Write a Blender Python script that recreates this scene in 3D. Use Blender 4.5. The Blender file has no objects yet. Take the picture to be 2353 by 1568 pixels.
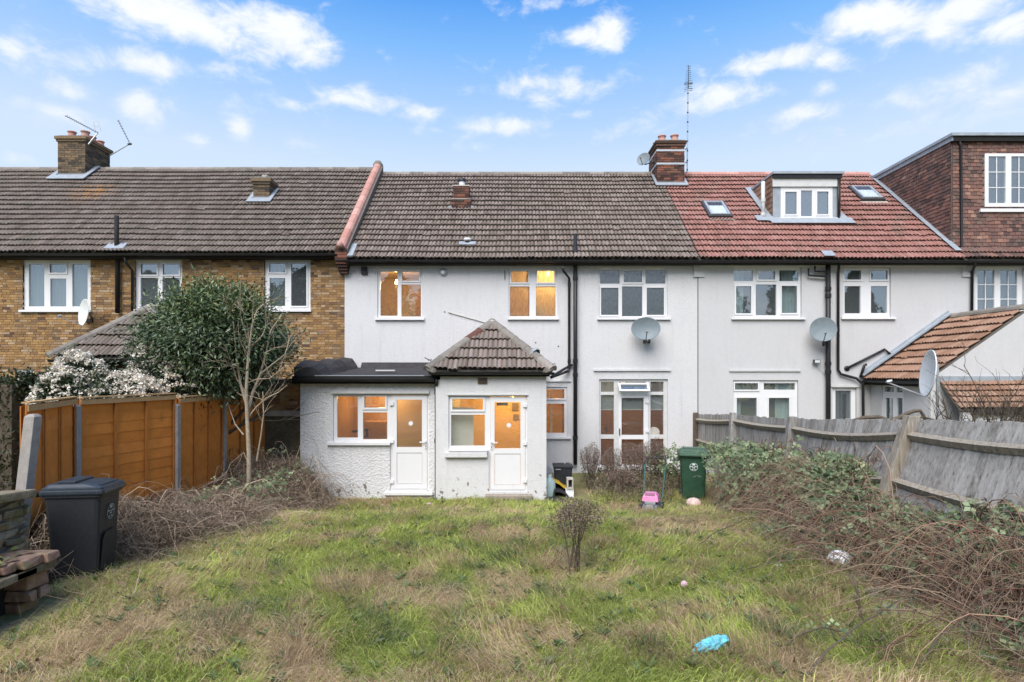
import bpy, bmesh, math, random
import numpy as np
from mathutils import Vector, Matrix
R = math.radians
random.seed(7)
rng = np.random.default_rng(11)
scene = bpy.context.scene
COL = scene.collection

# ------------------------------------------------------------------ camera
F = 1344.0                 # focal length and picture units: the picture is 2353 x 1568 units
CU, CV, CH, CD = 1176.5, 855.0, 2.76, 16.0   # horizon position, eye height, distance to the rear wall
cam_data = bpy.data.cameras.new('camera')
cam = bpy.data.objects.new('camera', cam_data)
COL.objects.link(cam)
cam.location = (0, -CD, CH)
cam.rotation_euler = (R(90), 0, 0)
cam_data.sensor_width = 36
cam_data.lens = F / 2353 * 36
cam_data.shift_y = (CV - 784) / 2353
cam_data.clip_end = 2000
scene.camera = cam

# ------------------------------------------------------------------ sky
SUN_EL, SUN_AZ = 50, 200      # azimuth measured from +Y (behind the houses) clockwise: light comes from behind the camera
world = bpy.data.worlds.new('World')
scene.world = world
world.use_nodes = True
NT = world.node_tree
for n in list(NT.nodes): NT.nodes.remove(n)
class G:
    """tiny node graph helper"""
    def __init__(self, tree): self.t = tree
    def n(self, kind, **kw):
        nd = self.t.nodes.new(kind)
        for k, v in kw.items(): setattr(nd, k, v)
        return nd
    def put(self, sock, v):
        if v is None: return
        if hasattr(v, 'is_output') or isinstance(v, bpy.types.NodeSocket): self.t.links.new(v, sock)
        else:
            if isinstance(v, (tuple, list)) and len(v) == 3 and len(sock.default_value) == 4: v = (*v, 1)
            sock.default_value = v
    def m(self, op, a, b=None, c=None, clamp=False):
        nd = self.n('ShaderNodeMath', operation=op, use_clamp=clamp)
        self.put(nd.inputs[0], a); self.put(nd.inputs[1], b)
        if c is not None: self.put(nd.inputs[2], c)
        return nd.outputs[0]
    def sstep(self, x, lo, hi, a=0.0, b=1.0):
        nd = self.n('ShaderNodeMapRange', interpolation_type='SMOOTHSTEP')
        for i, v in enumerate((x, lo, hi, a, b)): self.put(nd.inputs[i], v)
        return nd.outputs[0]
    def noise(self, vec, scale, detail=3, rough=.55, dist=0.0):
        nd = self.n('ShaderNodeTexNoise')
        if vec is not None: self.put(nd.inputs['Vector'], vec)
        self.put(nd.inputs['Scale'], scale); self.put(nd.inputs['Detail'], detail); self.put(nd.inputs['Roughness'], rough); self.put(nd.inputs['Distortion'], dist)
        return nd.outputs[0]
    def mix(self, f, a, b, blend='MIX'):
        nd = self.n('ShaderNodeMix', data_type='RGBA', blend_type=blend)
        self.put(nd.inputs[0], f); self.put(nd.inputs[6], a); self.put(nd.inputs[7], b)
        return nd.outputs[2]
    def ramp(self, f, stops, interp='LINEAR'):
        nd = self.n('ShaderNodeValToRGB'); cr = nd.color_ramp; cr.interpolation = interp
        while len(cr.elements) < len(stops): cr.elements.new(.5)
        for e, (p, c) in zip(cr.elements, stops): e.position = p; e.color = (*c, 1)
        self.put(nd.inputs[0], f)
        return nd.outputs[0]
    def vscale(self, vec, s):
        nd = self.n('ShaderNodeMapping'); self.put(nd.inputs[0], vec); nd.inputs['Scale'].default_value = s
        return nd.outputs[0]
g = G(NT)
tc = g.n('ShaderNodeTexCoord')
sepd = g.n('ShaderNodeSeparateXYZ'); NT.links.new(tc.outputs['Generated'], sepd.inputs[0])
dx, dy, dz = sepd.outputs
az = g.m('ARCTAN2', dx, dy)
hyp = g.m('SQRT', g.m('ADD', g.m('MULTIPLY', dx, dx), g.m('MULTIPLY', dy, dy)))
te = g.m('DIVIDE', dz, g.m('MAXIMUM', hyp, .05))
sky = g.n('ShaderNodeTexSky', sky_type='NISHITA', sun_disc=False, sun_elevation=R(SUN_EL), sun_rotation=R(SUN_AZ), altitude=0, air_density=1.0, dust_density=.3, ozone_density=1.5)
# clouds of the photograph: (azimuth px, height px, half width, half height, weight) read in picture units, kept as directions
CLOUDS = [(420,45,190,55,1.05),(640,80,120,50,.95),(330,20,110,35,.9),(690,100,70,40,.7),(350,150,95,30,.75),(520,160,100,22,.5),(20,115,55,35,.8),(130,130,110,30,.45),
 (165,205,50,25,.75),(160,265,90,22,.6),(335,250,55,35,.9),(60,235,50,18,.4),(550,300,35,28,.85),(450,320,45,14,.5),(560,235,50,22,.45),(670,240,50,14,.5),(820,230,90,26,.75),
 (965,265,60,20,.6),(985,300,50,14,.4),(1155,290,105,22,.75),(1265,200,110,34,.7),(1410,75,45,42,.95),(1330,80,65,24,.8),(1270,5,130,16,.45),(1330,265,30,12,.4),(1440,300,90,22,.45),
 (1640,222,110,30,.85),(1720,225,50,24,.6),(1800,140,140,26,.7),(1905,135,42,26,.8),(1850,258,90,22,.7),(1895,205,40,24,.45),(2010,40,120,40,1.0),(2200,30,150,45,1.0),(2330,60,90,30,.9),
 (2150,215,130,34,.65),(2300,220,90,34,.65),(2080,290,80,22,.4),(2250,270,120,25,.4),(1880,320,60,30,.3),(30,365,40,14,.5),(1120,335,60,14,.3),(720,335,120,14,.22),(1400,330,120,18,.25)]
dv = g.n('ShaderNodeCombineXYZ'); g.put(dv.inputs[0], az); g.put(dv.inputs[1], te)
acc = None
for (u, v, ru, rv, w) in CLOUDS:
    a0 = math.atan((u - CU) / F); ca = math.cos(a0); t0 = (CV - v) / F * ca
    sx, sy = .95*F/(ru*1.15)/(ca*ca), .95*F/(rv*1.2)/ca
    ma = g.n('ShaderNodeVectorMath', operation='MULTIPLY_ADD'); NT.links.new(dv.outputs[0], ma.inputs[0])
    ma.inputs[1].default_value = (sx, sy, 0); ma.inputs[2].default_value = (-a0*sx, -t0*sy, math.sqrt(max(0, -math.log(min(w, 1)))))
    dt = g.n('ShaderNodeVectorMath', operation='DOT_PRODUCT'); NT.links.new(ma.outputs[0], dt.inputs[0]); NT.links.new(ma.outputs[0], dt.inputs[1])
    acc = dt.outputs['Value'] if acc is None else g.m('MINIMUM', acc, dt.outputs['Value'])
acc = g.m('EXPONENT', g.m('MULTIPLY', acc, -1.0))
cvec = g.n('ShaderNodeCombineXYZ'); g.put(cvec.inputs[0], az); g.put(cvec.inputs[1], g.m('MULTIPLY', te, 1.5)); 
fine = g.noise(cvec.outputs[0], 17, 9, .62, .3)
soft = g.noise(cvec.outputs[0], 4.5, 4, .55)
away = g.sstep(g.m('ABSOLUTE', az), .8, 1.1)
away = g.m('MAXIMUM', away, g.sstep(te, .66, .9))
acc = g.m('MAXIMUM', acc, g.m('MULTIPLY', away, g.m('MULTIPLY', g.sstep(soft, .48, .68), .8)))
dens = g.m('ADD', acc, g.m('MULTIPLY', g.m('SUBTRACT', fine, .5), 1.7))
cl = g.m('MULTIPLY', g.sstep(dens, .15, .85), g.sstep(te, .3, .5, .72, .97))
skyc = g.n('ShaderNodeHueSaturation'); skyc.inputs['Saturation'].default_value = 1.2; NT.links.new(sky.outputs[0], skyc.inputs['Color'])
SKY_S = .11
blue = g.mix(1.0, skyc.outputs[0], (SKY_S, SKY_S, SKY_S), 'MULTIPLY')
grad = g.ramp(g.m('MULTIPLY', te, .8), [(0, (.47, .55, .66)), (.27, (.44, .53, .67)), (.34, (.31, .45, .67)), (.44, (.15, .34, .66)), (.52, (.06, .235, .62)), (.8, (.045, .19, .55))])
blue = g.mix(.85, blue, grad)
above = g.mix(cl, g.mix(1.0, blue, (.99, .975, .955), 'MULTIPLY'), g.ramp(g.sstep(dens, .4, 1.2), [(0, (.52, .555, .62)), (1, (.62, .63, .64))]))
bg = g.n('ShaderNodeBackground'); bg.inputs[1].default_value = 1.0
NT.links.new(above, bg.inputs[0])
wo = g.n('ShaderNodeOutputWorld'); NT.links.new(bg.outputs[0], wo.inputs[0])

# ------------------------------------------------------------------ sun, exposure
sd = bpy.data.lights.new('sun', 'SUN'); sd.energy = 3.6; sd.angle = R(50); sd.color = (1, .945, .87)
sun = bpy.data.objects.new('sun', sd); COL.objects.link(sun)
sdir = Vector((math.sin(R(SUN_AZ)) * math.cos(R(SUN_EL)), math.cos(R(SUN_AZ)) * math.cos(R(SUN_EL)), math.sin(R(SUN_EL))))
sun.rotation_euler = (-sdir).to_track_quat('-Z', 'Y').to_euler()
sun.location = sdir * 40
vs = scene.view_settings
vs.view_transform = 'Standard'; vs.look = 'None'; vs.gamma = 1.0; vs.exposure = .76; vs.use_curve_mapping = False
world.cycles.sampling_method = 'MANUAL'; world.cycles.sample_map_resolution = 256
scene.cycles.max_bounces = 6; scene.cycles.transparent_max_bounces = 12; scene.cycles.use_denoising = True

# ------------------------------------------------------------------ materials
MATS = {}
def newmat(name):
    m = bpy.data.materials.new(name); m.use_nodes = True
    t = m.node_tree
    for n in list(t.nodes): t.nodes.remove(n)
    gg = G(t); out = gg.n('ShaderNodeOutputMaterial'); MATS[name] = m
    return m, gg, out
def princ(gg, out, col, rough=.8, metal=0.0, spec=.3, bump=None, bs=.5, bd=.01):
    p = gg.n('ShaderNodeBsdfPrincipled')
    gg.put(p.inputs['Base Color'], col); gg.put(p.inputs['Roughness'], rough); gg.put(p.inputs['Metallic'], metal); p.inputs['Specular IOR Level'].default_value = spec
    if bump is not None:
        b = gg.n('ShaderNodeBump'); gg.put(b.inputs['Height'], bump); b.inputs['Strength'].default_value = bs; b.inputs['Distance'].default_value = bd
        gg.t.links.new(b.outputs[0], p.inputs['Normal'])
    gg.t.links.new(p.outputs[0], out.inputs[0])
    return p
def geo(gg): return gg.n('ShaderNodeNewGeometry').outputs['Position']
def rnd(gg):
    """one random number per piece, the same for single pieces and for joined ones"""
    o = gg.n('ShaderNodeObjectInfo').outputs['Random']; i = gg.n('ShaderNodeNewGeometry').outputs['Random Per Island']
    return gg.m('FRACT', gg.m('ADD', o, i))
def plain(name, col, rough=.6, metal=0.0, var=.12, scale=6.0, spec=.3, bump=0.0, bscale=60):
    m, gg, out = newmat(name); P_ = geo(gg)
    f = gg.noise(P_, scale, 5, .6)
    c = gg.mix(f, tuple(x * (1 - var * 1.6) for x in col), tuple(min(1, x * (1 + var * 1.6)) for x in col))
    princ(gg, out, c, rough, metal, spec, gg.noise(P_, bscale, 3) if bump else None, bump)
    return m
def m_render(name, col, scale, bs, bd, dirt=.25, flake=0.0):
    dirt *= 1.35
    m, gg, out = newmat(name); P_ = geo(gg)
    big = gg.noise(P_, .9, 5, .6); med = gg.noise(gg.vscale(P_, (2.2, 2.2, .5)), 1.6, 5, .65)
    c = gg.mix(gg.sstep(med, .5, .78, 0, dirt), col, tuple(x * .7 for x in col))
    c = gg.mix(gg.sstep(big, .35, .7, 0, .5), c, tuple(x * .93 for x in col))
    c = gg.mix(gg.sstep(gg.noise(gg.vscale(P_, (7, 7, .3)), 1.4, 4, .6), .56, .78, 0, dirt*.75), c, tuple(x * .62 for x in col))
    fine = gg.noise(P_, scale, 4, .7); v = gg.n('ShaderNodeTexVoronoi'); gg.put(v.inputs['Vector'], P_); v.inputs['Scale'].default_value = scale * .8
    h = gg.m('ADD', gg.m('MULTIPLY', fine, .7), gg.m('MULTIPLY', v.outputs['Distance'], .6))
    c = gg.mix(gg.sstep(fine, .3, .46, .28, 0), c, tuple(x * .55 for x in col))
    mott = gg.noise(P_, 11, 4, .65); c = gg.mix(gg.sstep(mott, .4, .7, 0, .16), c, tuple(x * .72 for x in col))
    if flake:
        sep = gg.n('ShaderNodeSeparateXYZ'); gg.put(sep.inputs[0], P_)
        low = gg.sstep(sep.outputs[2], 1.15, .05, 0, .20)
        fl = gg.noise(P_, 9, 4, .6)
        c = gg.mix(gg.sstep(gg.m('ADD', fl, low), .79, .82), c, (.2, .17, .145))
    princ(gg, out, c, .92, 0, .2, h, bs, bd)
    return m
def m_pieces(name, stops, rough=.85, grain=30, gvar=.35, moss=None, bump=.3, roll=0, spot=None):
    """pieces (bricks, tiles): a colour per piece plus grain and patches of lichen"""
    m, gg, out = newmat(name); P_ = geo(gg)
    rn = rnd(gg)
    if roll:
        sx = gg.n('ShaderNodeSeparateXYZ'); gg.put(sx.inputs[0], P_); wn = gg.n('ShaderNodeTexWhiteNoise', noise_dimensions='2D')
        cb = gg.n('ShaderNodeCombineXYZ'); gg.put(cb.inputs[0], gg.m('FLOOR', gg.m('MULTIPLY', sx.outputs[0], 1/roll))); gg.put(cb.inputs[1], rn); gg.t.links.new(cb.outputs[0], wn.inputs['Vector'])
        rn = gg.m('ADD', gg.m('MULTIPLY', rn, .4), gg.m('MULTIPLY', wn.outputs['Value'], .6))
    c = gg.ramp(rn, stops)
    n1 = gg.noise(P_, grain, 4, .7)
    c = gg.mix(gg.sstep(n1, .3, .7, gvar, 0), c, gg.mix(1.0, c, (.45, .43, .42), 'MULTIPLY'))
    n3 = gg.noise(P_, grain * .35, 3, .6)
    c = gg.mix(gg.sstep(n3, .52, .72, 0, gvar * .6), c, gg.mix(1.0, c, (1.4, 1.38, 1.34), 'MULTIPLY'))
    if moss:
        n2 = gg.noise(P_, moss[1], 6, .7)
        c = gg.mix(gg.sstep(n2, moss[2], moss[2] + .1, 0, moss[3]), c, moss[0])
    if spot:
        vd = gg.n('ShaderNodeVectorMath', operation='DISTANCE'); gg.put(vd.inputs[0], P_); vd.inputs[1].default_value = spot[0]
        c = gg.mix(gg.m('MULTIPLY', gg.sstep(vd.outputs['Value'], spot[1], .2), gg.sstep(gg.noise(P_, 5, 4, .7), .46, .6, 0, .7)), c, spot[2])
    princ(gg, out, c, rough, 0, .25, gg.noise(P_, grain * 2.5, 3), bump, .006)
    return m
EVC = [(0, (.13, .1, .08)), (.3, (.175, .138, .115)), (.6, (.21, .17, .145)), (.85, (.26, .215, .19)), (1, (.22, .15, .12))]
m_pieces('tile_brown', EVC, roll=.053, moss=((.11, .11, .075), 2.2, .56, .45))
m_pieces('tile_brown_left', [(p, (c[0] * .92, c[1] * .93, c[2] * .92)) for p, c in EVC], roll=.053, moss=((.12, .115, .08), 2.0, .54, .5), spot=((-13.3, 2.6, 8.3), 1.0, (.42, .2, .04)))
m_pieces('tile_red', roll=.053, stops=[(0, (.2, .1, .083)), (.3, (.27, .13, .108)), (.6, (.315, .155, .13)), (.85, (.34, .19, .165)), (1, (.28, .19, .165))], moss=((.15, .11, .085), 1.6, .52, .55))
m_pieces('tile_orange', [(0, (.22, .125, .08)), (.5, (.28, .165, .112)), (1, (.33, .21, .15))], moss=((.2, .14, .09), 3, .6, .3))
m_pieces('tile_hung', [(0, (.07, .05, .048)), (.2, (.15, .085, .072)), (.5, (.2, .1, .082)), (.75, (.16, .105, .09)), (.93, (.27, .14, .105)), (1, (.33, .2, .15))], moss=((.07, .06, .055), 3, .5, .6), grain=24)
m_pieces('brick_yellow', [(0, (.1, .065, .05)), (.06, (.2, .12, .065)), (.25, (.27, .155, .065)), (.55, (.34, .2, .08)), (.8, (.39, .24, .105)), (.93, (.45, .34, .22)), (1, (.26, .14, .08))], grain=22, gvar=.5, moss=((.16, .12, .085), 1.1, .5, .45))
m_pieces('brick_red', [(0, (.045, .03, .026)), (.35, (.09, .05, .04)), (.6, (.15, .065, .047)), (.85, (.24, .095, .062)), (1, (.14, .09, .07))], grain=22, gvar=.5, moss=((.07, .06, .045), 4, .55, .5))
m_pieces('brick_sooty', [(0, (.05, .043, .036)), (.35, (.11, .085, .06)), (.7, (.17, .125, .08)), (.9, (.24, .165, .095)), (1, (.1, .07, .055))], grain=14, gvar=.6, moss=((.15, .15, .075), 5, .58, .5))
m_pieces('stone_old', [(0, (.14, .12, .08)), (.5, (.22, .185, .13)), (1, (.3, .25, .17))], grain=11, gvar=.75, moss=((.10, .10, .035), 6, .5, .6), bump=1.0)
m_pieces('brick_worn', [(0, (.17, .1, .07)), (.5, (.25, .14, .1)), (1, (.3, .2, .15))], grain=12, gvar=.7, moss=((.16, .15, .06), 7, .48, .6), bump=1.0)
m_pieces('terracotta', [(0, (.42, .2, .16)), (.5, (.5, .27, .225)), (1, (.55, .33, .28))], moss=((.3, .23, .2), 4, .55, .5), grain=16)
m_pieces('ridge_grey', [(0, (.15, .135, .12)), (.6, (.24, .215, .19)), (1, (.3, .27, .245))], moss=((.2, .2, .15), 7, .5, .6), grain=14, bump=.6)
m_pieces('fence_orange', [(0, (.56, .19, .032)), (.5, (.6, .21, .037)), (1, (.64, .225, .044))], grain=6, gvar=.3, moss=((.26, .1, .028), 3.5, .6, .45), bump=.15)
plain('fence_batten', (.4, .15, .035), .75, var=.2, scale=8); plain('fence_cap', (.42, .26, .12), .8, var=.2, scale=9)
def m_oldwood(name, stops):
    m, gg, out = newmat(name); P_ = geo(gg)
    c = gg.ramp(rnd(gg), stops)
    n1 = gg.noise(gg.vscale(P_, (9, 9, 1.1)), 3.2, 6, .68); n2 = gg.noise(gg.vscale(P_, (30, 30, 1.5)), 3, 3, .6)
    c = gg.mix(gg.sstep(n1, .5, .74, 0, .7), c, (.42, .41, .4)); c = gg.mix(gg.sstep(n1, .5, .28, 0, .85), c, (.075, .068, .06))
    princ(gg, out, c, .9, 0, .2, n2, .5, .006)
m_oldwood('wood_grey', [(0, (.18, .17, .155)), (.5, (.25, .24, .225)), (1, (.32, .31, .295))])
m_oldwood('wood_tan', [(0, (.22, .19, .15)), (1, (.28, .25, .2))])
plain('mortar', (.3, .255, .2), .95, var=.2, scale=5, bump=.4); plain('mortar_dark', (.13, .115, .1), .95, var=.3, scale=8, bump=.4); plain('cement', (.42, .39, .35), .95, var=.3, scale=7, bump=.5)
m_render('render_white', (.575, .573, .58), 46, .5, .014, .32)
m_render('render_rough', (.655, .652, .656), 28, .8, .026, .38, 1)
m_render('render_porch', (.6, .597, .602), 44, .5, .014, .32, 1)
m_render('render_smooth', (.51, .508, .515), 80, .18, .006, .2)
plain('upvc', (.66, .66, .67), .35, var=.03, scale=3, spec=.4); plain('paint_old', (.52, .525, .52), .6, var=.12, scale=9)
plain('black_plastic', (.018, .018, .02), .42, var=.3, scale=7); plain('soot_black', (.014, .013, .013), .8, var=.4, scale=9)
plain('felt', (.035, .033, .035), .85, var=.5, scale=5, bump=.6, bscale=25); plain('lead', (.3, .335, .37), .5, var=.25, scale=5, metal=.15, bump=.3, bscale=12); plain('lead_light', (.27, .3, .33), .5, var=.2, scale=5, bump=.3, bscale=12)
plain('concrete', (.29, .27, .25), .95, var=.28, scale=10, bump=.5, bscale=80); plain('metal_grey', (.42, .44, .46), .45, metal=.5); plain('metal_dark', (.06, .065, .07), .5, metal=.3)
plain('dish_grey', (.17, .205, .225), .55, var=.15, scale=8); plain('dish_white', (.6, .62, .62), .5, var=.1, scale=8)
plain('bin_black', (.02, .021, .025), .55, var=.25, scale=30, bump=.2, bscale=200); plain('bin_lid', (.028, .036, .045), .38, var=.3, scale=14); plain('bin_green', (.022, .062, .036), .55, var=.3, scale=7); plain('bin_green_lid', (.055, .105, .07), .5, var=.25, scale=9)
plain('pink', (.56, .2, .38), .45, var=.1); plain('mower_blue', (.1, .12, .17), .5, var=.2); plain('mower_green', (.04, .12, .115), .5); plain('mower_grey', (.26, .27, .29), .5, var=.25, scale=30)
plain('white_mark', (.6, .66, .66), .6); plain('mark_faded', (.24, .28, .28), .6, var=.4, scale=40); plain('yellow', (.5, .33, .03), .5, var=.15); plain('teal_bottle', (.35, .46, .45), .4); plain('toolbox', (.025, .028, .035), .5, var=.25)
plain('blue_bag', (.13, .45, .6), .35, var=.5, scale=22); plain('white_bag', (.72, .74, .77), .5, var=.1); plain('moss', (.2, .19, .05), .9); plain('ball_pink', (.56, .42, .38), .6, var=.35, scale=14); plain('soft_pink', (.52, .36, .4), .7)
plain('soil', (.09, .07, .05), .95, var=.3, scale=4, bump=.6, bscale=30); plain('bark', (.36, .3, .22), .9, var=.35, scale=14, bump=.6, bscale=40); plain('bark_dark', (.1, .08, .06), .9, var=.35, scale=12, bump=.6)
plain('paving', (.24, .2, .165), .95, var=.25, scale=8, bump=.4, bscale=30); plain('step_stone', (.28, .24, .2), .95, var=.3, scale=9, bump=.5)
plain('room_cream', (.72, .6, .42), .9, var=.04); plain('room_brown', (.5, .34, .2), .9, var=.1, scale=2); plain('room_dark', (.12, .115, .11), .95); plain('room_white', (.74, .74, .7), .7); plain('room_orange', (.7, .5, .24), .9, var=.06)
plain('picture', (.2, .15, .1), .7, var=.5, scale=12); plain('blind', (.32, .36, .38), .8, var=.1); plain('dark_object', (.05, .04, .035), .7)
def m_glass(name, tint, refl, rough, dirt=.06):
    m, gg, out = newmat(name)
    tr = gg.n('ShaderNodeBsdfTransparent'); gg.put(tr.inputs[0], tint)
    gl = gg.n('ShaderNodeBsdfGlossy'); gl.inputs['Roughness'].default_value = rough; gl.inputs[0].default_value = (.9, .95, 1, 1)
    df = gg.n('ShaderNodeBsdfDiffuse'); gg.put(df.inputs[0], (.55, .6, .62))
    P_ = geo(gg); b = gg.n('ShaderNodeBump'); gg.put(b.inputs['Height'], gg.noise(P_, 1.6, 2)); b.inputs['Strength'].default_value = .06; b.inputs['Distance'].default_value = .05
    gg.t.links.new(b.outputs[0], gl.inputs['Normal'])
    fr = gg.n('ShaderNodeLayerWeight'); fc = gg.m('POWER', fr.outputs['Facing'], 5.0)
    a = gg.n('ShaderNodeMixShader'); gg.put(a.inputs[0], gg.m('ADD', gg.m('MULTIPLY', fc, .8), refl + .05, clamp=True)); gg.t.links.new(tr.outputs[0], a.inputs[1]); gg.t.links.new(gl.outputs[0], a.inputs[2])
    b2 = gg.n('ShaderNodeMixShader'); b2.inputs[0].default_value = dirt; gg.t.links.new(a.outputs[0], b2.inputs[1]); gg.t.links.new(df.outputs[0], b2.inputs[2])
    gg.t.links.new(b2.outputs[0], out.inputs[0])
m_glass('glass', (.82, .86, .86), .13, .015); m_glass('glass_warm', (.88, .88, .86), .075, .015, .035); m_glass('glass_grey', (.6, .66, .68), .2, .03, .1); m_glass('glass_roof', (.9, .92, .92), -.03, .03, .04)
def m_obscure(name, col, f, ds=.35):
    m, gg, out = newmat(name); P_ = geo(gg)
    h = gg.noise(gg.vscale(P_, (1, 1, .28)), 26, 3, .6)
    b = gg.n('ShaderNodeBump'); gg.put(b.inputs['Height'], h); b.inputs['Strength'].default_value = .45; b.inputs['Distance'].default_value = .012
    tl = gg.n('ShaderNodeBsdfTranslucent'); gg.put(tl.inputs[0], gg.mix(gg.sstep(h, .35, .65), tuple(x * .75 for x in col), col)); gl = gg.n('ShaderNodeBsdfGlossy'); gl.inputs['Roughness'].default_value = .25
    df = gg.n('ShaderNodeBsdfDiffuse'); gg.put(df.inputs[0], tuple(x * ds for x in col)); tr = gg.n('ShaderNodeBsdfTransparent'); gg.put(tr.inputs[0], (.8, .85, .85))
    for s in (tl, gl, df): gg.t.links.new(b.outputs[0], s.inputs['Normal'])
    a = gg.n('ShaderNodeMixShader'); a.inputs[0].default_value = .35; gg.t.links.new(tl.outputs[0], a.inputs[1]); gg.t.links.new(tr.outputs[0], a.inputs[2])
    c = gg.n('ShaderNodeMixShader'); c.inputs[0].default_value = f[0]; gg.t.links.new(a.outputs[0], c.inputs[1]); gg.t.links.new(df.outputs[0], c.inputs[2])
    d = gg.n('ShaderNodeMixShader'); d.inputs[0].default_value = f[1]; gg.t.links.new(c.outputs[0], d.inputs[1]); gg.t.links.new(gl.outputs[0], d.inputs[2])
    gg.t.links.new(d.outputs[0], out.inputs[0])
m_obscure('glass_obscure', (.85, .85, .85), (.05, .06)); m_obscure('glass_obscure_grey', (.36, .44, .48), (.35, .32)); m_obscure('net_curtain', (.36, .44, .44), (.8, .0), .6); m_obscure('curtain_cloth', (.62, .72, .72), (.92, .0), 1.0)
def m_leaf(name, rough=.55, trans=.25, spec=.3):
    m, gg, out = newmat(name)
    c = gg.n('ShaderNodeAttribute', attribute_name='Col').outputs['Color']
    p = gg.n('ShaderNodeBsdfPrincipled'); gg.put(p.inputs['Base Color'], c); p.inputs['Roughness'].default_value = rough; p.inputs['Specular IOR Level'].default_value = spec
    t = gg.n('ShaderNodeBsdfTranslucent'); gg.put(t.inputs[0], c); a = gg.n('ShaderNodeMixShader'); a.inputs[0].default_value = trans
    gg.t.links.new(p.outputs[0], a.inputs[1]); gg.t.links.new(t.outputs[0], a.inputs[2]); gg.t.links.new(a.outputs[0], out.inputs[0])
m_leaf('leaf', .5, .3, .35); m_leaf('leaf_glossy', .35, .12, .5); m_leaf('grass_blade', .7, .5, .15); m_leaf('twig', .85, 0, .1)
m, gg, out = newmat('ground_soil'); P_ = geo(gg)
c = gg.mix(gg.sstep(gg.noise(P_, 1.1, 5, .6), .4, .62), (.2, .23, .07), (.32, .26, .15)); c = gg.mix(gg.sstep(gg.noise(P_, 14, 4, .7), .35, .7, .6, 0), c, (.09, .075, .05))
princ(gg, out, c, .95, 0, .1, gg.noise(P_, 25, 4), .7, .03)
m, gg, out = newmat('bulb'); em = gg.n('ShaderNodeEmission'); em.inputs[0].default_value = (1, .72, .36, 1); em.inputs[1].default_value = 25; gg.t.links.new(em.outputs[0], out.inputs[0])

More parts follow.
